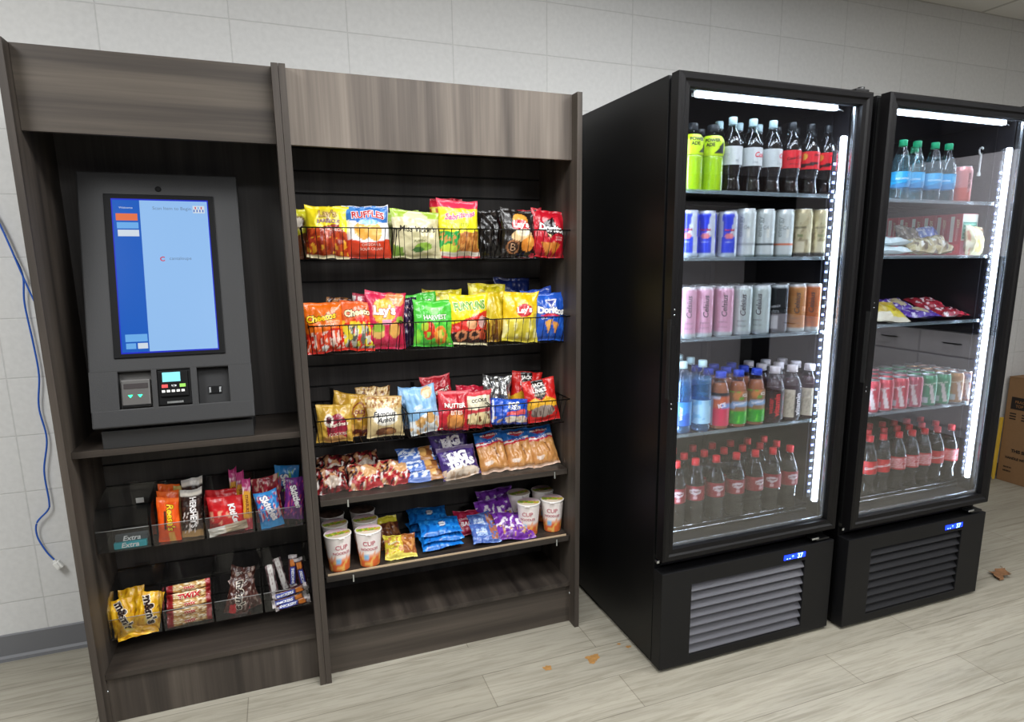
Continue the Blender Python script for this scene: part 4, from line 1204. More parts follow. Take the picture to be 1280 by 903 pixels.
# gum and price tag
EX = art(('f', '#1c9aa4'), ('b', 0, .3, '#15808c'))
for k, (x, y, z) in enumerate(((-.556, -.435, ZU + .0005), (-.552, -.425, ZU + .0215))):
    mb = MB().box(-.046, .046, -.010, .010, 0, .020, .002, 0, hx('#2fa8b4') if k == 0 else hx('#4a5256'))
    sfc = lambda px, pz, e: Vector((px, -.0102 - e, pz))
    drape(mb, sfc, 'Extra', 0, .012 if k == 0 else .010, .05, '#eef4f4', shear=.25, bold=.02)
    o = mb.build('gum_pack', M['matte'])
    tag(o, 'teal gum pack lying at the front of leftmost upper bin' if k == 0 else 'dark grey gum pack lying on the teal one', 'gum', 'gum packs')
    o.location = (x, y, z); o.rotation_euler = (-.0, 0, .04 * k)
mb = MB().box(-.012, .012, 0, .0008, 0, .018)
o = mb.build('price_tag', M['white']); tag(o, 'small white price tag stuck inside the leftmost upper bin', 'tag'); o.location = (-.552, -.2505, .628)

gA = 'candy bars in the upper bins'
RE = art(('f', '#e4500c'), ('n', 3, 3, 3, .3, 0, 1, '#f0641c'), ('c', -.42, -.2, .3, .72, '#3a1c0c'), ('c', .0, .5, 0, .22, '#d8a048'), ('b', .9, 1, '#f06a20'))
for k in range(3):
    bag('candy_bar', f'orange peanut butter candy bar, {("front", "middle", "rear")[k]} one in its bin', 'candy bar', binx[1] + .046 - .002 * k, -.437 + .04 * k, ZU + .001, .066, .145 + .010 * k, .009, RE,
        [("Reese's", .25, .55, 1.35, '#f4c818', dict(rot=-90, shear=.2, bold=.03, out='#4a2008'))] if k == 0 else (), 9, 0, group=gA, seed=100 + k, crump=.0025, nu=18, nv=26)
HE = art(('f', '#2c1812'), ('n', 3, 5, 9, .25, 0, 1, '#4a2c20'), ('b', .86, .93, '#e4dcd0'), ('b', .93, 1, '#b8b4b0'), ('b', 0, .13, '#b89058'), ('n', 7, 8, 10, .3, .1, .5, '#e8dcd4'))
for k in range(2):
    bag('candy_bar', f'dark brown chocolate bar with white letters, {("front", "rear")[k]} one', 'candy bar', binx[1] + .112, -.425 + .05 * k, ZU + .001, .066, .160 + .022 * k, .008, HE,
        [("HERSHEY'S", .18, .52, 1.55, '#f4f0ee', dict(rot=-90, bold=.035, hs=1.25))] if k == 0 else [('CREME', .1, .9, .6, '#e8e4e0', BO)], 10, 1, group=gA, seed=104 + k, crump=.003, nu=18, nv=26)
bag('candy_bar', 'pale gold wrapped bar between orange and brown bars', 'candy bar', binx[1] + .090, -.362, ZU + .001, .07, .158, .008, art(('f', '#cbb264'), ('n', 3, 4, 5, .2, 0, 1, '#e9dca8')), (), 8, 0, group=gA, seed=107, crump=.003, nu=14, nv=20)
KK = art(('f', '#c8141c'), ('n', 3, 3, 3, .3, 0, 1, '#da2a2c'), ('e', .35, .42, .6, .28, '#d41c22'), ('n', 6, 4, 5, .3, .05, .6, '#e8a080'), ('p', [(-.9, .05), (-.4, .05), (-.5, .3), (-.95, .3)], '#8c1418'))
for k in range(2):
    bag('candy_bar', f'red wafer bar with white oval lettering, {("front", "rear")[k]} one', 'candy bar', binx[2] + .066 - .006 * k, -.418 + .05 * k, ZU + .001, .118, .120 + .01 * k, .010, KK,
        [('KitKat', .38, .48, .62, '#f8f2f0', dict(rot=-78, bold=.05, out='#a01018', shear=.1))] if k == 0 else (), 10, -2, group=gA, seed=110 + k, crump=.003, nu=22, nv=22)
bag('candy_bar', 'cream wrapped bar lying across front of red wafer bars', 'candy bar', binx[2] + .066, -.443, ZU + .020, .030, .120, .008, art(('f', '#b8a488'), ('b', 0, .45, '#e6e2d8'), ('n', 3, 3, 5, .3, 0, 1, '#d2c6b0')), (), 5, 82, group=gA, seed=113, crump=.003, center=True, nu=12, nv=22)
SB = art(('f', '#e0a030'), ('b', .76, 1, '#b83a78'), ('n', 4, 5, 5, .1, .68, .85, '#e8c8d4'), ('b', 0, .24, '#c43a4c'), ('n', 4, 4, 8, .3, 0, .24, '#e08090'))
for k in range(3):
    bag('candy_stick', f'yellow and pink fruit chew stick, {("front right", "middle", "left rear")[k]} one of three', 'candy', binx[2] + .128 - .022 * k, (-.432, -.372, -.350)[k], ZU + .001, .026, .176 + .008 * k, .008, SB,
        [('STARBURST', .0, .5, 2.6, '#7c3c1c', dict(rot=-90, bold=.03))], 9, 1, group=gA, seed=115 + k, crump=.002, pinch=0, nu=12, nv=28)
SKB = art(('f', '#2c8cd4'), ('n', 3, 4, 5, .1, .2, .9, '#1c64b0'), ('n', 6, 6, 7, .22, .2, .9, '#c02c4c'), ('n', 9, 6, 7, .3, .2, .9, '#e6c8d0'), ('b', 0, .16, '#34a0e4'))
SKR = art(('f', '#8c1424'), ('n', 3, 4, 5, .15, 0, 1, '#b0203a'), ('n', 6, 6, 7, .25, .3, 1, '#e0b0a0'))
SKP = art(('f', '#5c1c70'), ('n', 3, 4, 5, .2, 0, 1, '#7a2c90'), ('n', 6, 6, 7, .28, .1, .9, '#c04878'))
ST = lambda c: [('Skittles', .1, .55, 1.25, '#f6f2f4', dict(rot=-72, bold=.045, shear=.1, out=c))]
bag('candy_pack', 'sky blue fruit candy pack in front of the red one', 'candy', binx[3] + .050, -.440, ZU + .001, .076, .128, .011, SKB, ST('#1c58a0'), 9, -8, group=gA, seed=120, crump=.003, nu=22, nv=26)
bag('candy_pack', 'dark red fruit candy pack behind the sky blue one', 'candy', binx[3] + .042, -.375, ZU + .001, .090, .158, .010, SKR, (), 8, -3, group=gA, seed=121, crump=.003, nu=22, nv=26)
bag('candy_pack', 'purple fruit candy pack at right end of upper bins', 'candy', binx[3] + .118, -.415, ZU + .010, .068, .150, .010, SKP, ST('#3c1050'), 9, 7, group=gA, seed=122, crump=.003, nu=22, nv=26)
bag('candy_pack', 'sky blue fruit candy pack with bright top at the back', 'candy', binx[3] + .098, -.340, ZU + .004, .084, .178, .010, art(('f', '#2888d0'), ('b', 0, .6, '#3a1c48'), ('n', 3, 4, 5, .25, 0, .8, '#c05a70'), ('n', 5, 5, 6, .3, .5, .9, '#7cc050')), ST('#1c4c8c'), 7, 4, group=gA, seed=123, crump=.003, nu=22, nv=26)

# lower bins
gB = 'candy in the lower bins'
MY = art(('f', '#dca414'), ('n', 3, 4, 5, .2, 0, 1, '#f0c030'), ('n', 6, 5, 6, .35, 0, 1, '#b87c10'), ('e', .1, .28, .3, .14, '#d8c060'), ('b', 0, .05, '#c8941c'))
MT = lambda r: [("m&m's", .1, .52, 1.2, '#2c1a14', dict(rot=r, bold=.05, out='#f4ead8', ow=.05))]
for k, (x, y, z, le, ro, tx, wh) in enumerate(((.046, -.432, .0, 18, -10, -80, 'at left, front of the yellow pile'), (.100, -.438, .012, 16, 12, -70, 'at right, front of the yellow pile'), (.052, -.372, .004, 22, -3, 0, 'at the back of the yellow pile'), (.076, -.425, .018, 52, 84, 0, 'lying low along the bin front'))):
    bag('candy_bag', f'yellow candy bag {wh}', 'candy', binx[0] + x, y, ZL + .002 + z, .080, .118, .012, MY, MT(tx) if tx else (), le, ro, group=gB, seed=130 + k, crump=.005, nu=22, nv=26, center=(k == 3))
TW = art(('f', '#b88a48'), ('n', 3, 3, 14, .1, 0, 1, '#dcc08c'), ('n', 6, 3, 16, .25, 0, 1, '#f0e4c8'), ('n', 8, 3, 12, .35, 0, 1, '#7c5024'), ('b', 0, .14, '#8c1c20'), ('b', .9, 1, '#a02428'))
for k in range(5):
    bag('candy_bar', f'gold caramel biscuit bar, {("lowest", "second from bottom", "middle", "second from top", "topmost")[k]} in its bin', 'candy bar', binx[1] + .074, -.436 + .014 * k, ZL + .014 + .0235 * k, .030, .136, .011, TW,
        [('TWIX', -.02, .52, 2.4 if k == 3 else 1.2, '#c01c24', dict(rot=90, bold=.05, shear=.15, out='#f6ecd8', ow=.06))], 12, 90 - 3, group=gB, seed=140 + k, crump=.002, center=True, nu=12, nv=30)
MBn = art(('f', '#3c1e18'), ('n', 3, 4, 5, .2, 0, 1, '#54302a'), ('n', 6, 6, 7, .32, 0, 1, '#8a7468'), ('p', [(-.6, 0), (0, 0), (-.1, .25), (-.6, .2)], '#b01c24'))
for k, (x, y, z, le, ro, tx, wh) in enumerate(((.060, -.430, .0, 24, 14, -80, 'in front with white outlined letters'), (.108, -.420, .004, 22, -14, 0, 'at right of its bin'), (.074, -.365, .01, 16, 8, 0, 'at the back of its bin'))):
    bag('candy_bag', f'dark brown candy bag {wh}', 'candy', binx[2] + x, y, ZL + .002 + z, .080, .122, .011, MBn, MT(tx) if tx else [("m&m's", .1, .8, .6, '#2c1a14', dict(bold=.05, out='#e8dcd0'))], le, ro, group=gB, seed=150 + k, crump=.006, nu=22, nv=26)
SN = art(('f', '#3a1c20'), ('n', 3, 4, 9, .3, 0, 1, '#5c3436'), ('c', -.55, .55, .1, .62, '#3848a0'), ('c', -.5, .5, .66, .86, '#c8742c'), ('b', .92, 1, '#c0b8b8'), ('b', 0, .08, '#c0b8b8'))
ST2 = [('SNICKERS', .0, .36, 1.9, '#eef0f8', dict(rot=90, bold=.045, shear=.15))]
sn = [(.086, -.448, .052, 8, 80, 'lying level across the bin front'), (.082, -.450, .026, 10, 82, 'second level bar under the front one'), (.092, -.452, .010, 14, 84, 'lowest level bar at the bin front'),
      (.030, -.405, .085, 12, -6, 'upright at the left of its bin'), (.060, -.378, .095, 12, -12, 'tilted left behind the level bars'), (.100, -.372, .095, 12, 4, 'upright behind level bars'), (.128, -.385, .085, 12, -8, 'upright at right of its bin')]
for k, (x, y, z, le, ro, wh) in enumerate(sn):
    p = SN if k not in (3, 4) else art(('f', '#4a3638'), ('c', -.5, .6, 0, 1, '#c4c0bc'), ('n', 3, 6, 8, .2, 0, 1, '#8a7c7c'))
    bag('candy_bar', f'brown and blue nougat bar {wh}', 'candy bar', binx[3] + x, y, ZL + .004 + z, .030, .118, .010, p, ST2 if k not in (3, 4) else (), le, ro, group=gB, seed=160 + k, crump=.002, center=True, nu=12, nv=26)

# ================================================================== COOLERS
FW, FH = .772, 2.0


def cooler(x0, dy, label):
    """upright glass door merchandiser; front of door at y = -.988 + dy"""
    t = thing('beverage_cooler', label, 'cooler', (x0, dy, 0), 'glass door coolers')
    w = FW
    # cabinet body: open box, black
    mb = MB()
    b0, b1, th = -.926, -.16, .030
    mb.box(0, th, b0, b1, .02, FH, .002)
    mb.box(w - th, w, b0, b1, .02, FH, .002)
    mb.box(th, w - th, b0, b1, 1.972, FH, .001)
    mb.box(th, w - th, b1 - .03, b1, .02, 1.972)
    mb.box(th, w - th, b0 + .002, b1 - .03, .02, .10)
    mb.build('cabinet_body', M['black'], t)
    mb = MB()
    mb.box(th, th + .006, b0 + .004, b1 - .03, .46, 1.972)
    mb.box(w - th - .006, w - th, b0 + .004, b1 - .03, .46, 1.972)
    mb.box(th, w - th, b1 - .036, b1 - .03, .46, 1.972)
    mb.box(th, w - th, b0 + .004, b1 - .03, 1.966, 1.972)
    mb.box(th, w - th, b0 + .001, b1 - .03, .385, .462)
    mb.build('inner_lining', M['black_in'], t)
    # floor grate with front rails
    mb = MB()
    mb.box(th + .01, w - th - .01, -.87, -.21, .466, .497)
    mb.build('floor_deck', M['black_in'], t)
    mb = MB()
    for a, b_ in ((th + .012, w / 2 - .012), (w / 2 + .012, w - th - .05)):
        mb.tube([(a, -.884, .499), (b_, -.884, .499)], .0022, 6)
    mb.tube([(th + .012, -.898, .490), (w - th - .02, -.898, .490)], .0022, 6)
    mb.build('floor_rail', M['chrome'], t)
    # gasket
    g = MB()
    for a in ((.008, .03, .43, 1.992), (w - .03, w - .008, .43, 1.992)):
        g.box(a[0], a[1], -.942, -.9262, a[2], a[3])
    g.box(.03, w - .03, -.942, -.9262, .43, .45); g.box(.03, w - .03, -.942, -.9262, 1.974, 1.992)
    g.build('door_gasket', M['gasket'], t)
    # door
    fr = .041
    d = MB()
    z0, z1 = .425, 2.0
    y0, y1 = -.988, -.943
    def ring(x_, z_, y_, x2, z2, y2):
        """sloped picture-frame band between two rectangles"""
        A = [(x_, y_, z0 + z_), (w - x_, y_, z0 + z_), (w - x_, y_, z1 - z_), (x_, y_, z1 - z_)]
        B = [(x2, y2, z0 + z2), (w - x2, y2, z0 + z2), (w - x2, y2, z1 - z2), (x2, y2, z1 - z2)]
        d.add(A + B, [(k, (k + 1) % 4, 4 + (k + 1) % 4, 4 + k) for k in range(4)])
    ring(0, 0, y1, 0, 0, y0 + .006)
    ring(0, 0, y0 + .006, .006, .006, y0)
    ring(.006, .006, y0, .020, .020, y0 + .001)
    ring(.020, .020, y0 + .001, .026, .026, y0 + .007)
    ring(.026, .026, y0 + .007, fr, fr, y0 + .009)
    ring(fr, fr, y0 + .009, fr, fr, y1)
    ring(fr, fr, y1, 0, 0, y1)
    door = d.build('door', M['frame'], t)
    gp = MB().box(fr - .004, w - fr + .004, -.966, -.960, z0 + fr - .004, z1 - fr + .004)
    gp.build('glass_pane', M['glass'], door)
    sp = MB()
    e = .011
    for (a, b_, c, f) in ((fr, fr + e * .3, z0 + fr, z1 - fr), (w - fr - e, w - fr, z0 + fr, z1 - fr), (fr, w - fr, z0 + fr, z0 + fr + e), (fr, w - fr, z1 - fr - e * .25, z1 - fr)):
        sp.box(a, b_, -.9595, -.950, c, f, .001)
    sp.build('glass_spacer', M['spacer'], door)
    # recessed edge handle with screws
    h = MB()
    h.box(.0015, .010, -.9892, -.9875, 1.02, 1.24, .0005, 1)
    h.box(-.0015, .0125, -.984, -.965, 1.00, 1.26, .001, 0)
    h.build('door_handle', [M['gasket'], M['frame']], door)
    for z in (.985, .968, 1.275, 1.292):
        sc = MB().lathe([(.0028, 0), (.0028, .001), (.001, .0014)], 8)
        for v in sc.v: v.xyz = (.010 + v.x, -.9868 - v.z, z + v.y)
        sc.build('screw', M['chrome'], door)
    # hinges
    hb = MB().box(w - .07, w - .012, -.975, -.89, 2.0005, 2.010, .003)
    hb.lathe([(.012, 2.010), (.012, 2.019), (.004, 2.021)], 14, cx=w - .03, cy=-.955)
    hb.build('top_hinge', M['blackm'], t)
    hb = MB().box(w - .085, w - .02, -.978, -.90, .386, .394, .002)
    hb.build('bottom_hinge', M['blackm'], t)
    hb = MB().box(w - .112, w - .078, -.984, -.955, .396, .404, .001)
    hb.build('hinge_plate', M['chrome'], t)
    hb = MB().box(.002, .012, -.945, -.93, .405, .416, .001)
    hb.build('closer_pin', M['chrome'], t)
    # dark plinth and grille panel
    MB().box(.012, w - .012, -.92, -.2, .0, .0195).build('plinth', M['gasket'], t)
    g = MB()
    gx0, gx1, gz0, gz1 = .124, .634, .046, .322
    yg0, yg1 = -.984, -.928
    g.box(0, gx0, yg0, yg1, .012, .381, .003)
    g.box(gx1, w, yg0, yg1, .012, .381, .003)
    g.box(gx0 - .004, gx1 + .004, yg0, yg1, .012, gz0, .002)
    g.box(gx0 - .004, gx1 + .004, yg0, yg1, gz1, .381, .002)
    g.box(gx0, gx1, yg1 - .004, yg1, gz0, gz1, 0)
    gp_ = g.build('grille_panel', M['grille'], t)
    nl = 8
    for k in range(nl):
        a = gz0 + (gz1 - gz0) * k / nl; pz = (gz1 - gz0) / nl
        lv = MB().prism([(yg0 + .003, a + .003), (yg0 + .003, a + .006), (yg0 + .019, a + pz * .72), (yg0 + .022, a + pz * .72), (yg0 + .006, a + .003)], gx0, gx1)
        lv.build('louver', M['louver'] if dy == 0 else M['louver_shade'], gp_)
    # display
    dd = MB().box(.530, .632, yg0 - .0015, yg0 + .002, .337, .357, .0012)
    dsp = dd.build('temperature_display', M['blued'], t)
    tx = MB()
    fs = lambda px, pz, e: Vector((px, yg0 - .0016 - e, pz))
    drape(tx, fs, '37', .606, .347, .026, (1, 1, 1, 1), bold=.03)
    drape(tx, fs, '- - *', .558, .347, .034, (1, 1, 1, 1), bold=.03)
    tx.build('display_digits', M['bluel'], dsp)
    # lights
    lt = MB().box(.115, w - .085, -.9165, -.897, 1.9505, 1.9655, .003)
    lt.build('light_bar', M['ledtop'], t)
    hw = MB().box(.11, w - .08, -.9, -.885, 1.955, 1.966, .001)
    hw.build('light_housing', M['white'], t)
    wr = MB().tube([(w - .085, -.905, 1.956), (w - .06, -.905, 1.955), (w - .045, -.90, 1.953), (w - .04, -.89, 1.958)], .002, 6)
    wr.build('light_wire', M['white'], t)
    lt = MB().box(w - .0555, w - .0385, -.922, -.906, .52, 1.868, .004)
    lt.build('light_bar', M['ledbar'], t)
    lt = MB().box(.0365, .0525, -.922, -.906, .52, 1.868, .004)
    lt.build('light_bar', M['ledbar'], t)
    ch = MB()
    k = 0
    while .56 + k * .031 < 1.80:
        z = .56 + k * .031
        ch.box(w - .083, w - .072, -.914, -.911, z, z + .009, .001)
        k += 1
    ch.box(w - .086, w - .069, -.911, -.907, .54, 1.82, .0, 1)
    ch.build('glow_block_row', [M['chip'], M['black_in']], t)
    # shelf uprights at back and brackets
    up = MB()
    for x in (th + .02, w - th - .032):
        up.box(x, x + .012, -.204, -.197, .5, 1.93)
    up.box(w - th - .022, w - th - .016, -.86, -.855, .50, 1.95)
    up.build('shelf_standard', M['black_in'], t)
    return t


def wire_shelf(x0, dy, z, label, grp):
    """z is the top of the wires"""
    t = thing('wire_shelf', label, 'shelf', (x0, dy, z), grp)
    a, b_ = .045, FW - .045
    yf, yb = -.892, -.205
    mb = MB()
    n = 34
    for k in range(n + 1):
        x = a + (b_ - a) * k / n
        mb.tube([(x, yf, -.0015), (x, yb, -.0015)], .0014, 4)
    for y in (yf, -.66, -.43, yb):
        mb.tube([(a, y, -.0055), (b_, y, -.0055)], .0028, 6)
    mb.build('wire_rack', M['wire'], t)
    st = MB().box(a, b_, yf - .006, yf - .003, -.0085, .004, .0008)
    st.build('front_strip', M['strip'], t)
    return t


M['strip'] = clear('clear shelf strip', (.9, .95, .97, 1), .12, .7, 2., .08, haze=.16, hcol='#c8dce4')
CX1, CX2, DY2 = 1.104, 1.920, -.0305
cooler(CX1, 0, 'tall black glass-door cooler beside the wood cabinets')
cooler(CX2, DY2, 'tall black glass-door cooler farther right, nearest the cardboard box')
SH = [1.668, 1.452, 1.181, .846]
SH2 = [1.660, 1.455, 1.197, .848]
NM1 = ['sports drink and cola bottles', 'white and blue energy cans', 'pink, white and orange tall cans', 'water and juice bottles']
NM2 = ['green-capped water bottles', 'red boxes and sandwiches', 'purple and red packs', 'short soda cans']
for z, s_ in zip(SH, NM1):
    wire_shelf(CX1, 0, z, f'black wire shelf under the {s_}, left cooler', 'wire shelves')
for z, s_ in zip(SH2, NM2):
    wire_shelf(CX2, DY2, z, f'black wire shelf under the {s_}, right cooler', 'wire shelves')


# ---- bottles and cans
def cap_mb(r, z0, h):
    mb = MB()
    n = 24
    pr = [(r * .98, z0), (r, z0 + .001), (r, z0 + h - .002), (r * .9, z0 + h)]
    vs = []
    mb.lathe(pr, n, capt=True)
    for k, v in enumerate(mb.v):
        if k % 2: v.x *= .96; v.y *= .96
    mb.lathe([(r * 1.04, z0 - .004), (r * 1.04, z0 - .0012)], n)
    return mb


def label_mb(rf, z0, z1, paint, texts=(), n=48, nz=14):
    mb = MB()
    prof = [(rf(z0 + (z1 - z0) * k / nz), z0 + (z1 - z0) * k / nz) for k in range(nz + 1)]
    mb.lathe(prof, n, 0, lambda a, z: paint(a, (z - z0) / (z1 - z0)))
    def sf(px, pz, e):
        r = rf(pz) + e
        a = -PI / 2 + px / r
        return Vector((r * cos(a), r * sin(a), pz))
    for t in texts:
        drape(mb, sf, t[0], t[1], t[2], t[3], t[4], **(t[5] if len(t) > 5 else {}))
    return mb


def interp(prof):
    def f(z):
        for (r0, a), (r1, b_) in zip(prof, prof[1:]):
            if a <= z <= b_ and b_ > a:
                return r0 + (r1 - r0) * (z - a) / (b_ - a)
        return prof[-1][0] if z > prof[-1][1] else prof[0][0]
    return f


def smooth_prof(pts, n=5):
    out = []
    P = [pts[0]] + list(pts) + [pts[-1]]
    for i in range(1, len(P) - 2):
        p0, p1, p2, p3 = P[i - 1], P[i], P[i + 1], P[i + 2]
        for k in range(n):
            t = k / n
            c = []
            for a in (0, 1):
                c.append(.5 * (2 * p1[a] + (p2[a] - p0[a]) * t + (2 * p0[a] - 5 * p1[a] + 4 * p2[a] - p3[a]) * t * t + (3 * p1[a] - p0[a] - 3 * p2[a] + p3[a]) * t ** 3))
            out.append((max(.001, c[0]), c[1]))
    out.append(pts[-1])
    # keep z rising
    res = [out[0]]
    for r, z in out[1:]:
        res.append((r, max(z, res[-1][1] + 1e-5)))
    return res


def bottle_proto(name, pts, fill, liquid, capm, capr, caph, lab, texts, shell='shell', top=None):
    """returns list of (part name, mesh)"""
    prof = smooth_prof(pts)
    rf = interp(prof)
    ztop = pts[-1][1]
    parts = []
    mb = MB().lathe(prof, 32, capb=True)
    parts.append(('bottle_body', mb.mesh('bottle_body', [M[shell]])))
    if liquid:
        lp = [(max(.001, r * .955 - .0004), z + (.002 if k == 0 else 0)) for k, (r, z) in enumerate(prof) if z <= fill]
        mb = MB().lathe(lp, 32, capb=True, capt=True)
        parts.append(('drink', mb.mesh('drink', [M[liquid]])))
    mb = cap_mb(capr, ztop - .006, caph)
    parts.append(('bottle_cap', mb.mesh('bottle_cap', [M[capm]])))
    if lab:
        z0, z1, paint = lab
        mb = label_mb(lambda z: rf(z) + .0007, z0, z1, paint, texts)
        parts.append(('bottle_label', mb.mesh('bottle_label', [M['lab']])))
    return parts


def put(parts, name, cat, label, loc, rz, group):
    t = thing(name, label, cat, loc, group)
    t.rotation_euler.z = rz
    for n_, me in parts:
        o = bpy.data.objects.new(n_, me); COL.objects.link(o); o.parent = t
    return t


contour = [(.024, 0), (.033, .003), (.0355, .012), (.034, .022), (.0305, .04), (.0300, .052), (.0335, .068), (.0352, .080), (.0354, .09), (.0354, .135), (.0350, .150), (.031, .168), (.0225, .190), (.0152, .206), (.0135, .215), (.0135, .228)]
swirl = [(.024, 0), (.033, .003), (.0352, .012), (.0335, .03), (.0345, .05), (.0335, .07), (.0355, .088), (.0355, .145), (.0340, .158), (.027, .180), (.018, .202), (.0135, .215), (.0135, .228)]
square = [(.028, 0), (.036, .003), (.0385, .012), (.0385, .100), (.0365, .112), (.0385, .124), (.0385, .152), (.034, .168), (.022, .182), (.0165, .188), (.0165, .200)]
tall = [(.026, 0), (.033, .003), (.0352, .012), (.0352, .170), (.033, .190), (.023, .215), (.0150, .228), (.0140, .240)]
cone = [(.024, 0), (.033, .003), (.0345, .012), (.0345, .085), (.033, .100), (.0345, .112), (.032, .135), (.026, .160), (.0190, .176), (.0180, .186), (.0180, .196)]
vit = [(.028, 0), (.036, .003), (.0385, .012), (.0385, .125), (.0375, .140), (.031, .160), (.021, .176), (.0185, .182), (.0185, .196)]
aqua = [(.024, 0), (.032, .003), (.0345, .012), (.0330, .05), (.0345, .06), (.0345, .11), (.0330, .125), (.028, .150), (.0165, .182), (.0130, .194), (.0130, .204)]

silver_lab = art(('f', '#c3c9c9'), ('c', -.5, -.08, 0, 1, '#b4bcbc'), ('c', .38, .6, .1, .9, '#d0d4d4'))
red_lab = art(('f', '#c81824'), ('n', 3, 9, 3, .35, 0, 1, '#d62430'))
P_diet = bottle_proto('diet', contour, .176, 'cola', 'paleblue', .0142, .020, (.088, .147, silver_lab), [('Coke', .022, .124, .050, '#d42030', dict(shear=.3, bold=.02)), ('Diet', .0, .100, .02, '#8a9090', {})])
P_diet2 = bottle_proto('diet', contour, .176, 'cola', 'paleblue', .0142, .020, (.088, .147, silver_lab), [('zero', -.03, .12, .03, '#9aa0a0', {}), ('90', .012, .100, .012, '#8a9090', {})])
P_zero = bottle_proto('zero', contour, .176, 'cola', 'blackcap', .0142, .020, (.088, .147, red_lab), [('Coca-Cola', .010, .122, .058, '#1c0c0c', dict(shear=.3, bold=.02, rot=8)), ('ZERO SUGAR', .01, .101, .04, '#1c0c0c', {})])
P_zero2 = bottle_proto('zero', contour, .176, 'cola', 'blackcap', .0142, .020, (.088, .147, art(('f', '#c81824'), ('p', [(-.3, .1), (.25, .25), (.3, .42), (-.3, .3)], '#2a1010'), ('e', -.18, .72, .07, .18, '#caa23c'))), [('ZERO', .02, .135, .02, '#2a1010', BO)])
P_power = bottle_proto('power', square, .160, 'lime', 'blackcap', .0185, .018, (.112, .176, art(('f', '#b8d820'), ('p', [(.0, .1), (.32, .1), (.32, .75)], '#20282c'), ('c', -1, -.36, 0, 1, '#a9c41c'))),
                       [('POWER', -.004, .160, .052, '#262c18', dict(bold=.03)), ('ADE', -.012, .146, .030, '#262c18', dict(bold=.03))])
P_water = bottle_proto('water', tall, .20, 'bluewater', 'paleblue', .0155, .020, (.030, .115, art(('f', '#3c8cd8'), ('w', .45, .1, 4, 0, '#2c66c4'), ('c', .3, 1, 0, 1, '#60a8e0'))), [('water', .0, .075, .05, '#dff0fa', dict(rot=90, bold=.02))], shell='shell')
P_water2 = bottle_proto('water', tall, .20, 'bluewater', 'paleblue', .0155, .020, (.030, .115, art(('f', '#a6d4ec'), ('n', 2, 4, 3, .2, 0, 1, '#78b8e0'), ('c', .5, 1, 0, 1, '#2c6cc8'))), [], shell='shell')
P_jred = bottle_proto('jred', cone, .17, 'peach', 'bluecap', .0195, .018, (.014, .134, art(('f', '#cfd0dc'), ('c', -.3, .5, 0, .52, '#d82c54'), ('p', [(-.3, .5), (.5, .7), (.5, 1), (-.3, .8)], '#c8603c'), ('b', .86, 1, '#20242c'), ('c', -.02, .5, .55, .66, '#6a94d4'))), [('ICE', .0, .09, .03, '#f2ecf0', dict(bold=.04, rot=15))])
green_lab = art(('f', '#96704c'), ('b', 0, .42, '#2ca82c'), ('n', 4, 5, 6, .2, .05, .42, '#66d83c'), ('p', [(-.5, .46), (.5, .58), (.5, .72), (-.5, .62)], '#8cb4dc'), ('n', 6, 5, 5, .15, .72, 1, '#5aa838'), ('n', 3, 5, 4, .2, .72, 1, '#c8824c'))
P_jgreen = bottle_proto('jgreen', cone, .17, 'peach', 'bluecap', .0195, .018, (.014, .134, green_lab), [('Sparkling', .0, .088, .048, '#f4f6fa', dict(bold=.02, rot=10, shear=.2)), ('ICE', .02, .12, .02, '#f4f0e8', BO)])
P_v1 = bottle_proto('v1', vit, .165, 'plum', 'whitecap', .0198, .020, (.016, .122, art(('f', '#241418'), ('c', -.9, -.02, 0, 1, '#2a161a'), ('n', 4, 5, 7, .3, 0, 1, '#6c1c24'))), [('vitamin', .006, .07, .085, '#d8343c', dict(rot=90, bold=.04)), ('water', -.016, .066, .06, '#c02c34', dict(rot=90, bold=.03))])
P_v2 = bottle_proto('v2', vit, .165, 'plum', 'whitecap', .0198, .020, (.016, .122, art(('f', '#241c22'), ('c', -.4, .08, 0, 1, '#d6cdb8'), ('n', 4, 30, 60, .1, .1, .9, '#bcb3a0'), ('c', .08, 1, 0, 1, '#241c22'), ('c', -1, -.4, 0, 1, '#241c22'))), [('vitamin', .022, .066, .085, '#ece8ea', dict(rot=90, bold=.035))])
P_dp = bottle_proto('dp', swirl, .185, 'cola', 'redcap', .0142, .020, (.092, .146, art(('f', '#8c1c2a'), ('n', 3, 9, 3, .3, 0, 1, '#a02838'), ('e', .0, .62, .20, .20, '#c8bcc0'), ('e', .0, .22, .07, .14, '#c8a0a4'))), [('Dr Pepper', .0, .1255, .040, '#7c1424', dict(shear=.2, bold=.03, rot=8))])
P_dp2 = bottle_proto('dp2', swirl, .185, 'cola', 'redcap', .0142, .020, (.092, .146, art(('f', '#98303c'), ('s', 60, .1, .9, '#b87880'), ('n', 5, 16, 30, .0, .1, .9, '#d0b8b8'))), [])
P_coke = bottle_proto('coke', contour, .178, 'cola', 'redcap', .0142, .020, (.088, .142, red_lab), [('Coca-Cola', .0, .116, .062, '#f6efee', dict(shear=.3, bold=.03, rot=10))])
P_coke2 = bottle_proto('coke2', contour, .178, 'cola', 'redcap', .0142, .020, (.088, .142, art(('f', '#c0222c'), ('c', -.2, .14, .1, .9, '#d88084'), ('n', 5, 16, 24, .05, .1, .9, '#e4a8a8'))), [])
P_aqua = bottle_proto('aqua', aqua, .165, 'water', 'greencap', .0148, .018, (.046, .102, art(('f', '#2ca4dc'), ('n', 3, 4, 3, .2, 0, 1, '#58bce8'), ('w', .3, .1, 5, 0, '#3c8cc4'))), [('AQUAFINA', .0, .076, .05, '#dff2fa', dict(bold=.02))])


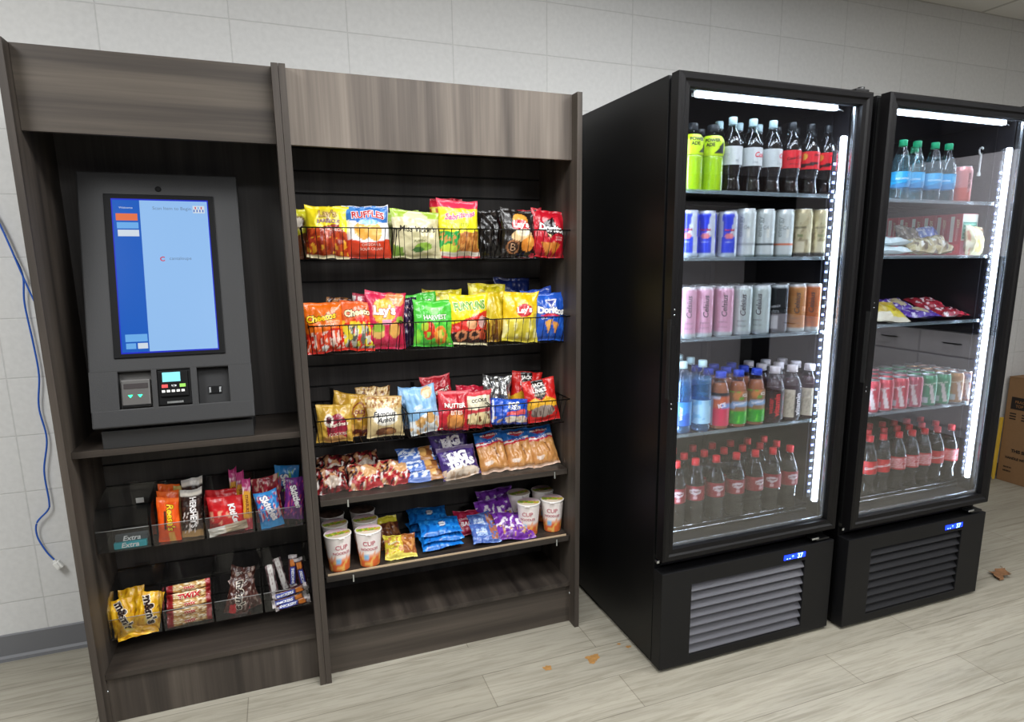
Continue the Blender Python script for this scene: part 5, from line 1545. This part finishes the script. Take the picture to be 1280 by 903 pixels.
def can_proto(r, h, paint, texts=(), neck=.86, lidc='silver'):
    rn = r * neck
    pr = [(r * .80, 0), (r * .93, .002), (r, .008)]
    nb = 22
    for k in range(1, nb + 1):
        pr.append((r, .008 + (h - .026) * k / nb))
    pr += [(r * .985, h - .013), (rn * 1.03, h - .005), (rn, h - .002)]
    mb = MB().lathe(pr, 44, 0, lambda a, z: paint(a, z / h), capb=True)
    def sf(px, pz, e):
        a = -PI / 2 + px / (r + e)
        return Vector(((r + e) * cos(a), (r + e) * sin(a), pz))
    for t in texts:
        drape(mb, sf, t[0], t[1], t[2] * h, t[3], t[4], **(t[5] if len(t) > 5 else {}))
    body = mb.mesh('can_body', [M['canp']])
    lid = MB()
    lid.lathe([(rn, h - .002), (rn * 1.03, h - .001), (rn * 1.03, h), (rn * .96, h), (rn * .93, h - .005), (rn * .5, h - .005), (.0008, h - .005)], 30, 0)
    lid.box(-.005, .005, -.012, .008, h - .0045, h - .0036, .0003)
    return [('can_body', body), ('can_lid', lid.mesh('can_lid', [M[lidc]]))]


C_rb = can_proto(.0335, .155, art(('f', '#c3ccd8'), ('p', [(-.2, .46), (.02, .46), (.16, .96), (-.24, .96)], '#2038c8'), ('c', .35, .8, .46, .96, '#2038c8'), ('c', -.85, -.45, .5, .96, '#2038c8'), ('c', -.24, .2, .05, .44, '#2440d0'), ('c', -.85, -.45, .05, .44, '#2440d0'), ('c', .4, .9, .05, .44, '#2440d0'), ('b', 0, .1, '#aebfcc'), ('e', 0, .47, .16, .05, '#d87a80')),
                  [('Red Bull', .0, .60, .034, '#c8283c', dict(rot=0, bold=.03)), ('ENERGY', .0, .34, .026, '#cfd8f0', {})])
def white_can(c1):
    return can_proto(.033, .166, art(('f', '#cdd6d4'), ('c', -.9, -.3, 0, 1, '#bcc6c4'), ('b', .24, .30, c1), ('n', 5, 9, 9, .32, .4, .7, '#e0e2d8'), ('b', 0, .08, '#8c9c9a')), [('C4', .004, .62, .02, '#a8b0ae', dict(bold=.03)), ('energy', -.012, .64, .07, '#9aa4a2', dict(rot=90, bold=.01))])
C_w1, C_w2, C_w3 = white_can('#a4acac'), white_can('#1c2426'), white_can('#d8642c')
C_gold = can_proto(.033, .170, art(('f', '#b4aa84'), ('n', 3, 5, 5, .1, .3, .9, '#c8c09c'), ('n', 6, 6, 7, .25, .1, .8, '#8f8460'), ('b', 0, .1, '#2c3028'), ('c', -.14, .14, .12, .32, '#d8d2b4')), [('RECOVER', .0, .62, .04, '#6c644a', dict(bold=.03)), ('tea', 0, .46, .02, '#74884c', BO)])
def alani(base, dark, txt):
    return can_proto(.0335, .176, art(('f', base), ('n', 3, 4, 5, .2, .1, .9, dark), ('b', 0, .09, '#b8c2c4'), ('b', .96, 1, '#c8ced0')), [(txt, .002, .62, .075, '#5a5458', dict(rot=90, shear=.2, bold=.015)), ('ENERGY', .0, .30, .032, '#7a7074', {}), ('12 FL OZ', .0, .20, .03, '#7a7074', {})])
C_pink = alani('#d49cb4', '#dcaac0', 'Celsius')
C_whi = alani('#bcc9c6', '#c6d2ce', 'Celsius')
C_org = alani('#b87c48', '#c08a54', 'Celsius')
C_org2 = alani('#b46a44', '#c07a50', 'Celsius')
C_blk = can_proto(.0335, .176, art(('f', '#1a2022'), ('b', .96, 1, '#b8c2c4'), ('b', 0, .42, '#5c5a60'), ('c', -.14, .12, .12, .36, '#c4c4c8'), ('b', 0, .08, '#50585a')), [('ENERGY', .0, .56, .04, '#c8ccd0', dict(bold=.02, rot=8)), ('ultra', 0, .47, .03, '#a8acb0', {})])
def soda(base, hi, txt, tc):
    return can_proto(.0335, .130, art(('f', base), ('n', 3, 4, 5, .25, .1, .9, hi), ('p', [(.12, .1), (.3, .1), (.1, .7), (-.02, .7)], '#e6dcdc'), ('c', -.24, -.02, .12, .3, '#d0d8e0'), ('b', 0, .06, '#b8c0c0')), [(txt, .0, .72, .05, tc, dict(shear=.3, bold=.03, rot=10))])
C_coke = soda('#c4283c', '#d03a4c', 'Coca-Cola', '#f4eeee')
C_dr = soda('#b04054', '#bc5064', 'Dr Pepper', '#f0e4e4')
C_gin = soda('#1f8a5c', '#2c9c6c', 'Ginger Ale', '#e4f0e0')
C_tan = soda('#b0804c', '#bc8c58', 'Root Beer', '#f0e4d0')
C_tan2 = soda('#9c6c5c', '#8890b0', 'Cola', '#e4e4e4')
C_pinkcan = can_proto(.036, .135, art(('f', '#d08888'), ('b', 0, .42, '#c8584c'), ('n', 3, 5, 5, .2, .2, 1, '#d89898'), ('c', .3, .6, .2, .9, '#d8cc8c')), [('SELTZER', -.012, .6, .06, '#6a2c34', dict(rot=90, bold=.03))])

OR = ['first', 'second', 'third', 'fourth', 'fifth', 'sixth', 'seventh', 'eighth']
RW = ['front', 'second', 'third', 'fourth']


def bank(xs, protos, descs, z, dy, rows, where, name, cat, group, y0=-.858, pitch=.0745, rz=None):
    for r_ in range(rows):
        for k, x in enumerate(xs):
            p = protos[k]
            if p is None: continue
            if isinstance(p, tuple): p = p[(r_ + k) % len(p)]
            rot = (RND.uniform(-.35, .35) if rz is None else rz[k % len(rz)]) - (.72 if x < 1.9 else .88)
            put(p, name, cat, f'{descs[k]}, {RW[r_]} row, {OR[k]} from left, {where}', (x, y0 + dy + pitch * r_, z + .0005), rot, group)


# left cooler, top shelf
xs = [1.242, 1.322, 1.400, 1.483, 1.567, 1.650, 1.733, 1.812]
bank(xs[:2], [P_power] * 2, ['yellow-green sports drink bottle'] * 2, SH[0], 0, 2, 'top shelf, left cooler', 'drink_bottle', 'bottle', 'sports drink bottles', rz=(.75, .25))
bank(xs, [None, None, P_diet2, P_diet, (P_diet, P_diet2), P_zero, P_zero2, P_zero2], ['', ''] + ['cola bottle, silver label'] * 3 + ['cola bottle, red label'] * 3, SH[0], 0, 2, 'top shelf, left cooler', 'cola_bottle', 'bottle', 'cola bottles on the top shelf', rz=(.1, .0, .3, .45, .9, .2, .15, .0))
# left cooler, second shelf: cans
xs = [1.242, 1.312, 1.399, 1.476, 1.558, 1.642, 1.726, 1.809]
bank(xs, [C_rb] * 3 + [C_w1, C_w2, C_w3, C_gold, C_gold], ['blue and silver can'] * 3 + ['white can, grey band', 'white can, black band', 'white can, orange band', 'beige can', 'beige can'], SH[1], 0, 2, 'second shelf, left cooler', 'drink_can', 'can', 'cans on the second shelf')
# left cooler, third shelf: tall slim cans
xs = [1.246, 1.314, 1.399, 1.479, 1.560, 1.640, 1.722, 1.804]
bank(xs, [C_pink] * 3 + [C_whi, C_whi, C_blk, C_org, C_org2], ['pink can'] * 3 + ['pale can', 'pale can', 'black can', 'orange-brown can', 'orange-brown can'], SH[2], 0, 3, 'third shelf, left cooler', 'drink_can', 'can', 'cans on the third shelf')
# left cooler, fourth shelf
xs = [1.240, 1.322, 1.402, 1.480, 1.561, 1.644, 1.726, 1.810]
bank(xs, [P_water, P_water2, P_jred, P_jgreen, P_jgreen, P_v1, P_v2, P_v2], ['blue water bottle'] * 2 + ['red juice bottle', 'green juice bottle', 'green juice bottle', 'dark bottle, red letters', 'dark bottle, cream label', 'dark bottle, cream label'], SH[3], 0, 3, 'fourth shelf, left cooler', 'drink_bottle', 'bottle', 'bottles on the fourth shelf', rz=(.1, .5, .35, .3, .3, .25, .2, .35))
# left cooler, floor
xs = [1.230, 1.310, 1.400, 1.490, 1.577, 1.660, 1.742]
bank(xs, [(P_dp, P_dp2), (P_dp2, P_dp), P_dp, P_dp, P_dp, (P_dp2, P_dp), P_dp], ['dark red-label soda bottle'] * 7, .4985, 0, 3, 'bottom of left cooler', 'soda_bottle', 'bottle', 'soda bottles with dark red labels', rz=(.4, .2, .5, .4, .8, .1, .6))
# right cooler, top shelf
xs = [2.142, 2.214, 2.308, 2.382]
bank(xs, [P_aqua] * 4, ['green-capped water bottle'] * 4, SH2[0], DY2, 1, 'top shelf of right cooler', 'water_bottle', 'bottle', 'green-capped water bottles', y0=-.86, rz=(.3, .0, .3, -.2))
put(P_aqua, 'water_bottle', 'bottle', 'green-capped water bottle standing alone behind the front four', (2.318, -.795, SH2[0] + .0005), 0, 'green-capped water bottles')
put(C_pinkcan, 'drink_can', 'can', 'pink and red can right of the green-capped water bottles', (2.473, -.89, SH2[0] + .0005), .2, None)
# right cooler, fourth shelf
xs = [2.098, 2.172, 2.254, 2.334, 2.414, 2.494, 2.572, 2.636]
bank(xs, [C_coke, C_coke, C_coke, C_dr, C_gin, C_gin, C_tan, C_tan2], ['red soda can'] * 3 + ['rose red soda can', 'green soda can', 'green soda can', 'tan soda can', 'tan soda can'], SH2[3], DY2, 4, 'right cooler', 'soda_can', 'can', 'soda cans in the right cooler', y0=-.86, pitch=.070)
# right cooler, floor
xs = [2.140, 2.214, 2.302, 2.378, 2.450, 2.526, 2.612]
bank(xs, [P_coke, P_coke, P_coke2, P_coke2, P_coke2, P_coke, P_coke2], ['red-label cola bottle'] * 7, .4985, DY2, 3, 'bottom of right cooler', 'cola_bottle', 'bottle', 'red-label cola bottles', y0=-.842, pitch=.075, rz=(.6, .3, .2, .1, .4, .5, .3))

# right cooler, second shelf: red cartons, sandwiches, packs
zc = SH2[1] + .001
SPX = 2.556
for k in range(6):
    mb = MB()
    mb.box(0, .092, .0, .0585, 0, .168, .001, 0, hx('#c4263a'))
    mb.box(-.0006, 0, .034, .050, .055, .158, 0, 0, hx('#ece6da'))
    mb.box(-.0006, 0, .004, .054, .006, .046, 0, 0, hx('#dc3c48'))
    mb.box(-.0011, -.0005, .030, .050, .012, .040, 0, 0, hx('#c8b4a0'))
    fs = lambda px, pz, e: Vector((-.0003 - e, .0585 - px, pz))
    drape(mb, fs, 'HOT', .042, .13, .034, '#f0d8b0', rot=90, bold=.03)
    drape(mb, fs, 'POCKETS', .040, .085, .05, '#e8b8b0', rot=90, bold=.03)
    if k == 0:
        mb.box(.002, .090, -.0006, .0, .06, .166, 0, 0, hx('#cfd2c8'))
        mb.box(.006, .086, -.0011, -.0005, .068, .135, 0, 0, hx('#2f8a70'))
        for i_ in range(4):
            mb.box(.010, .080, -.0016, -.0010, .076 + .016 * i_, .081 + .016 * i_, 0, 0, hx('#8cc4b0'))
        mb.box(.002, .090, -.0006, .0, .004, .056, 0, 0, hx('#c06478'))
    o = mb.build('food_carton', M['matte'])
    tag(o, 'red food carton with teal front panel, frontmost of the carton row' if k == 0 else f'red food carton with pale stripe, {OR[k]} from the front of the row', 'carton', 'red food cartons')
    o.location = (SPX, -.852 + .0605 * k, zc)
WB = art(('f', '#c9dde0'), ('n', 3, 3, 3, .2, 0, 1, '#e2eef0'), ('e', .15, .45, .3, .25, '#cc6474'))
for k in range(2):
    bag('frozen_pack', f'pale blue and pink wrapped pack, {("lower", "upper")[k]} of the stacked pair', 'frozen pack', 2.192 + .004 * k, -.872 + .01 * k, zc + .019 + .034 * k, .165, .10, .018, WB, (), 86, 0, group='pale blue packs', seed=200 + k, crump=.004, flat=.35, nu=24, nv=18)
SW = art(('f', '#b4a878'), ('n', 3, 2.2, 3, .05, 0, 1, '#cfc8a8'), ('n', 6, 2.4, 3, .2, 0, 1, '#86764c'), ('n', 9, 3, 3.5, .28, 0, 1, '#eef0ea'), ('n', 12, 3, 4, .42, 0, 1, '#5c4c34'))
bag('wrapped_sandwich', 'clear-wrapped sandwich in front of red cartons at left', 'sandwich', 2.340, -.872, zc + .016, .135, .090, .026, SW, (), 60, 4, group='wrapped sandwiches', seed=204, crump=.009, flat=.4, nu=26, nv=24)
bag('wrapped_sandwich', 'clear-wrapped sandwich in front of red cartons at right', 'sandwich', 2.455, -.872, zc + .016, .115, .100, .026, SW, (), 52, -5, group='wrapped sandwiches', seed=205, crump=.009, flat=.4, nu=26, nv=24)
bag('wrapped_sandwich', 'brown wrapped sandwich piled behind the front pair', 'sandwich', 2.375, -.790, zc + .012, .13, .120, .028, art(('f', '#5c4c40'), ('n', 3, 5, 5, .1, 0, 1, '#8c7a68'), ('n', 6, 6, 6, .25, 0, 1, '#c8bcb0')), (), 26, 4, group='wrapped sandwiches', seed=206, crump=.009, flat=.4, nu=24, nv=22)
bag('wrapped_sandwich', 'blue and white wrapped sandwich behind the front right one', 'sandwich', 2.470, -.800, zc + .012, .12, .115, .026, art(('f', '#4a64b0'), ('n', 3, 5, 5, .05, 0, 1, '#7488c8'), ('n', 6, 6, 6, .2, 0, 1, '#dce0ec')), (), 24, -4, group='wrapped sandwiches', seed=207, crump=.008, flat=.4, nu=24, nv=22)
bag('snack_pack', 'pale yellow pouch standing at the right of second shelf', 'pouch', 2.600, -.884, zc, .105, .120, .026, art(('f', '#d8d2a4'), ('n', 3, 4, 4, .1, 0, 1, '#e4e2c8'), ('n', 6, 4, 4, .3, 0, 1, '#cc8c70'), ('e', 0, .4, .5, .3, '#d8c070')), (), 8, 4, seed=208, crump=.006, nu=24, nv=24)
# right cooler, third shelf: flat packs
zc = SH2[2] + .001
PK = art(('f', '#4c2c90'), ('n', 3, 4, 4, .1, 0, 1, '#6444a8'), ('n', 6, 5, 5, .25, 0, 1, '#e0dcec'), ('e', .2, .5, .4, .3, '#c4b890'))
RK = art(('f', '#8c1c2c'), ('n', 3, 4, 4, .1, 0, 1, '#a8303c'), ('n', 6, 5, 5, .3, 0, 1, '#e8dcdc'))
YK = art(('f', '#cbb04c'), ('n', 3, 4, 4, .2, 0, 1, '#d8c880'), ('b', 0, .3, '#dcd4bc'), ('c', .05, .85, .12, .62, '#dcc828'))
bag('frozen_pack', 'yellow sandwich pack at left front of the third shelf', 'frozen pack', 2.200, -.875, zc + .004, .185, .130, .020, YK, [('BIG', .4, .38, .16, '#a87c10', BO)], 56, 3, seed=210, crump=.004, flat=.35, nu=24, nv=20)
bag('frozen_pack', 'purple pack lying in front, middle of the third shelf', 'frozen pack', 2.385, -.872, zc + .016, .175, .105, .016, PK, (), 76, 3, group='purple packs', seed=211, crump=.005, flat=.4, nu=24, nv=20)
bag('frozen_pack', 'purple pack lying on top of the other purple pack', 'frozen pack', 2.330, -.810, zc + .036, .185, .105, .018, PK, (), 66, -4, group='purple packs', seed=212, crump=.006, flat=.4, nu=24, nv=20)
bag('frozen_pack', 'red pack lying in front at right of the third shelf', 'frozen pack', 2.560, -.872, zc + .016, .165, .105, .015, RK, (), 78, 3, group='red packs', seed=213, crump=.005, flat=.4, nu=24, nv=20)
bag('frozen_pack', 'red pack lying behind and above the front red pack', 'frozen pack', 2.530, -.800, zc + .036, .175, .105, .017, RK, (), 66, -3, group='red packs', seed=214, crump=.006, flat=.4, nu=24, nv=20)
# hanging thermometer in right cooler
th = thing('thermometer', 'white hanging stick thermometer inside the right cooler near the light', 'thermometer', (2.648, -.83, 1.775))
mb = MB().box(-.003, .003, -.003, .003, .015, .085, .001); mb.build('stem', M['white'], th)
mb = MB()
mb.tube([(.013 * cos(a * PI / 8), 0, .098 + .013 * sin(a * PI / 8)) for a in range(-2, 13)], .004, 8); mb.build('hanging_hook', M['white'], th)
mb = MB().box(-.007, .007, -.004, .004, 0, .015, .002); mb.build('bulb', M['white'], th)

# ================================================================== LOOSE THINGS
# network cable hanging on the wall
def spline(pts, n=8):
    P = [Vector(p) for p in pts]
    P = [P[0] * 2 - P[1]] + P + [P[-1] * 2 - P[-2]]
    out = []
    for i in range(1, len(P) - 2):
        for k in range(n):
            t = k / n
            out.append(.5 * (2 * P[i] + (P[i + 1] - P[i - 1]) * t + (2 * P[i - 1] - 5 * P[i] + 4 * P[i + 1] - P[i + 2]) * t * t + (3 * P[i] - P[i - 1] - 3 * P[i + 1] + P[i + 2]) * t ** 3))
    out.append(P[-2])
    return out


cb = thing('network_cable', 'blue network cable hanging on the block wall left of the cabinets', 'cable', (-.86, -.02, 1.4))
o0 = Vector((-.86, -.02, 1.4))
def loc(pts, dy=0):
    return [Vector(p) - o0 for p in pts]
main = [(-1.06, -.012, 2.2), (-.99, -.012, 1.86), (-.930, -.014, 1.68), (-.893, -.016, 1.574), (-.868, -.018, 1.476), (-.851, -.02, 1.404), (-.859, -.018, 1.311), (-.853, -.016, 1.173), (-.851, -.016, 1.061), (-.866, -.016, .948), (-.858, -.016, .831), (-.880, -.018, .714), (-.880, -.018, .600), (-.888, -.018, .566), (-.926, -.018, .524), (-.932, -.018, .472), (-.912, -.02, .410), (-.890, -.022, .371)]
MB().tube(spline(loc(main)), .0030, 8).build('cable_strand', M['cable'], cb)
br_ = [(-1.06, -.020, 2.2), (-.99, -.020, 1.86), (-.928, -.022, 1.68), (-.890, -.024, 1.574), (-.866, -.026, 1.476), (-.848, -.028, 1.400), (-.826, -.03, 1.315), (-.79, -.03, 1.20), (-.73, -.03, 1.05)]
MB().tube(spline(loc(br_)), .0028, 8).build('cable_strand', M['cable'], cb)
mb = MB()
mt = Matrix.Translation(Vector((-.882, -.024, .355)) - o0) @ Matrix.Rotation(math.radians(-28), 4, 'Y')
mb.box(-.011, .011, -.008, .008, -.016, .012, .0015, 0, mat=mt)
mb.box(-.005, .005, -.006, .006, .012, .022, .001, 0, mat=mt)
mb.box(-.004, .004, -.011, -.008, -.010, .010, .0006, 0, mat=mt)
mb.build('cable_plug', M['white'], cb)

# cardboard box against the wall at far right
bxo = thing('cardboard_box', 'tall brown cardboard box with black print standing behind right cooler', 'box', (4.294, -.02, 0))
mb = MB().box(0, .40, -.62, 0, 0, .69, .002)
mb.build('box_shell', M['card'], bxo)
mb = MB()
mb.box(-.004, .002, -.62, 0, .690, .694, 0)
mb.box(0, .2, -.62, 0, .690, .6935, 0)
mb.build('box_flap', M['card'], bxo)
bf = lambda px, pz, e: Vector((-.001 - e, -px, pz))
BXM = [M['cardink'], plain('box print tan', '#8d6238', .8)]
pm = MB().box(-.0012, -.0006, -.60, -.03, .485, .565)
drape(pm, bf, 'FRAGILE', .10, .535, .09, (1, 1, 1, 1), bold=.02, mi=1)
drape(pm, bf, 'TOP LOAD', .12, .508, .12, (1, 1, 1, 1), bold=.02, mi=1)
pm.build('printed_panel', BXM, bxo)
for k in range(3):
    for j in range(2):
        MB().box(-.0012, -.0006, -.07 - .075 * j, -.03 - .075 * j, .452 - .017 * k, .460 - .017 * k).build('printed_line', BXM, bxo)
for s_, x_, z_, w_ in (('THIS SIDE UP', .15, .215, .16), ('HANDLE WITH CARE', .14, .165, .20), ('MADE IN', .06, .10, .05), ('MEXICO', .06, .075, .05)):
    pm = MB(); drape(pm, bf, s_, x_, z_, w_, (1, 1, 1, 1), bold=.045); pm.build('printed_words', BXM, bxo)
o = MB().box(-.012, .012, -.012, .0, 0, .42, .002).build('yellow_strip', M['yellow'])
tag(o, 'narrow yellow strip leaning between wall and cardboard box', 'strip'); o.location = (4.272, -.006, 0); o.rotation_euler = (0, .02, 0)


def splat(x, y, r, seed, label, n=26):
    R_ = random.Random(seed)
    mb = MB()
    vs = [(0, 0, .0008)]
    for k in range(n):
        t = 2 * PI * k / n
        q_ = r * (1 + .55 * noise.noise(Vector((cos(t) * 1.7, sin(t) * 1.7, seed))) + .12 * R_.uniform(-1, 1))
        vs.append((q_ * cos(t) * 1.25, q_ * sin(t), .0006))
    mb.add(vs, [(0, 1 + k, 1 + (k + 1) % n) for k in range(n)])
    o = mb.build('floor_stain', M['stain'])
    tag(o, label, 'stain', 'dried floor stains'); o.location = (x, y, 0)


splat(.750, -.800, .013, 3, 'small orange-brown stain on the floor, nearest the snack cabinet')
splat(.930, -.805, .021, 7, 'largest orange-brown splash on the floor between cabinet and cooler')
splat(.915, -.830, .010, 12, 'orange-brown drip just below the largest floor splash')
splat(1.085, -.796, .008, 9, 'tiny orange-brown drop beside the left cooler base')
splat(1.060, -.765, .006, 21, 'tiniest dark dot of the floor stains near left cooler')

lf = thing('dry_leaf', 'curled dry brown leaf on the floor right of the right cooler', 'leaf', (2.965, -.945, 0))
mb = MB()
nL = 12
vs = []; fs = []
for i in range(nL + 1):
    t = i / nL
    wd = .030 * sin(PI * min(1, t * 1.02)) ** .7 * (1 + .35 * sin(t * 19))
    for s_ in (-1, 0, 1):
        vs.append((.075 * (t - .5) * 1.5, s_ * wd + .008 * sin(t * 5), .004 + .016 * abs(s_) * (.5 + .5 * sin(t * 7 + s_)) + .008 * sin(t * PI)))
for i in range(nL):
    for j in range(2):
        fs.append((i * 3 + j, i * 3 + j + 1, i * 3 + j + 4, i * 3 + j + 3))
mb.add(vs, fs, 0, smooth=True)
for v in mb.v: v.x *= 1.25; v.y *= 1.1; v.z *= .7
mb.build('leaf_blade', M['leaf'], lf)
MB().tube([(.055, .0, .006), (.075, .004, .012), (.10, .012, .004)], .0014, 5).build('leaf_stem', M['leaf'], lf)
lf.rotation_euler.z = .5

# ================================================================== ROOM BEHIND THE CAMERA (seen mirrored in the glass)
kc = thing('base_cabinet', 'pale grey base cabinet run with dark counter top along the right wall', 'cabinet', (5.6, -3.4, 0))
MB().box(-.58, -.005, -1.6, 1.4, 0.002, .86, .002).build('cabinet_carcass', M['pale'], kc)
for k in range(5):
    y0 = -1.58 + .595 * k
    d = MB().box(-.60, -.581, y0, y0 + .585, .66, .85, .003).build('drawer', M['pale'], kc)
    MB().tube([(-.60, y0 + .21, .76), (-.62, y0 + .23, .76), (-.62, y0 + .35, .76), (-.60, y0 + .37, .76)], .006, 6).build('drawer_handle', M['wire'], d)
    d = MB().box(-.60, -.581, y0, y0 + .585, .08, .645, .003).build('cabinet_door', M['pale'], kc)
MB().box(-.63, -.005, -1.62, 1.42, .861, .90, .003).build('counter_top', M['counter'], kc)
uc = thing('wall_cabinet', 'pale grey wall cabinet above the dark counter on right wall', 'cabinet', (5.6, -3.4, 1.45))
MB().box(-.34, -.003, -1.6, 1.4, 0, .8, .002).build('cabinet_carcass', M['pale'], uc)
bs = MB().box(5.590, 5.599, -5.0, -2.0, .90, 1.45); struct(bs, 'trim_1', M['counter'])
tc_ = thing('tall_cupboard', 'tall pale grey cupboard standing against the wall behind the camera', 'cupboard', (4.6, -5.7, 0))
MB().box(-.75, .35, -.28, .28, 0.002, 2.05, .004).build('cupboard_body', M['pale'], tc_)
MB().box(-.74, -.205, .281, .30, .05, 2.02, .003).build('cupboard_door', M['pale'], tc_)
MB().box(-.195, .34, .281, .30, .05, 2.02, .003).build('cupboard_door', M['pale'], tc_)

# ================================================================== LIGHTS
def area(name, x, y, z, sx_, sy_, power, col=(1, .98, .95), rot=(0, 0, 0)):
    l = bpy.data.lights.new(name, 'AREA')
    l.shape = 'RECTANGLE'; l.size = sx_; l.size_y = sy_; l.energy = power; l.color = col
    o = bpy.data.objects.new(name, l); COL.objects.link(o)
    o.location = (x, y, z); o.rotation_euler = rot
    return o


LC = (.97, .985, 1.)
area('unseen_ceiling_light', .75, -1.75, 2.74, 1.2, .6, 50, LC)
area('unseen_ceiling_light', 1.95, -1.65, 2.74, .6, .6, 30, LC)
area('unseen_ceiling_light', -1.5, -1.9, 2.74, .6, 1.2, 62, LC)  # unseen light, added to lift the dim left wall and floor
area('unseen_ceiling_light', 0.2, -3.3, 2.74, 1.2, .6, 40, LC)
area('unseen_ceiling_light', 4.3, -2.6, 2.74, .6, .6, 28, LC)  # unseen light, moved and raised to brighten the mirrored drawers
area('unseen_ceiling_light', 2.1, -4.9, 2.74, .6, 1.2, 80, LC)  # unseen light, added to brighten the room mirrored in the cooler glass
wd = bpy.data.worlds.new('room_air'); S.world = wd
wd.use_nodes = True
wd.node_tree.nodes['Background'].inputs['Color'].default_value = (.8, .85, .9, 1)
wd.node_tree.nodes['Background'].inputs['Strength'].default_value = .05

# ================================================================== CAMERA
cd = bpy.data.cameras.new('camera')
cam = bpy.data.objects.new('camera', cd); COL.objects.link(cam)
f_, yaw, pitch, roll = 820.886, .3785, .1995, -.0048
cd.sensor_fit = 'HORIZONTAL'; cd.sensor_width = 36.
cd.lens = 36 * f_ / 1280
cd.shift_x = (640 - 677.42) / 1280
cd.shift_y = (488.35 - 451.5) / 1280
cd.clip_start = .05
fwd = Vector((sin(yaw) * cos(pitch), cos(yaw) * cos(pitch), -sin(pitch)))
rt = Vector((cos(yaw), -sin(yaw), 0)); up = rt.cross(fwd)
r2 = rt * cos(roll) + up * sin(roll); u2 = up * cos(roll) - rt * sin(roll)
cam.matrix_world = Matrix(((r2.x, u2.x, -fwd.x, -.0515), (r2.y, u2.y, -fwd.y, -2.7751), (r2.z, u2.z, -fwd.z, 1.4561), (0, 0, 0, 1)))
S.camera = cam

S.view_settings.view_transform = 'Standard'
S.view_settings.look = 'None'
S.view_settings.exposure = 0.
S.cycles.transparent_max_bounces = 32
S.cycles.max_bounces = 8
S.cycles.glossy_bounces = 4
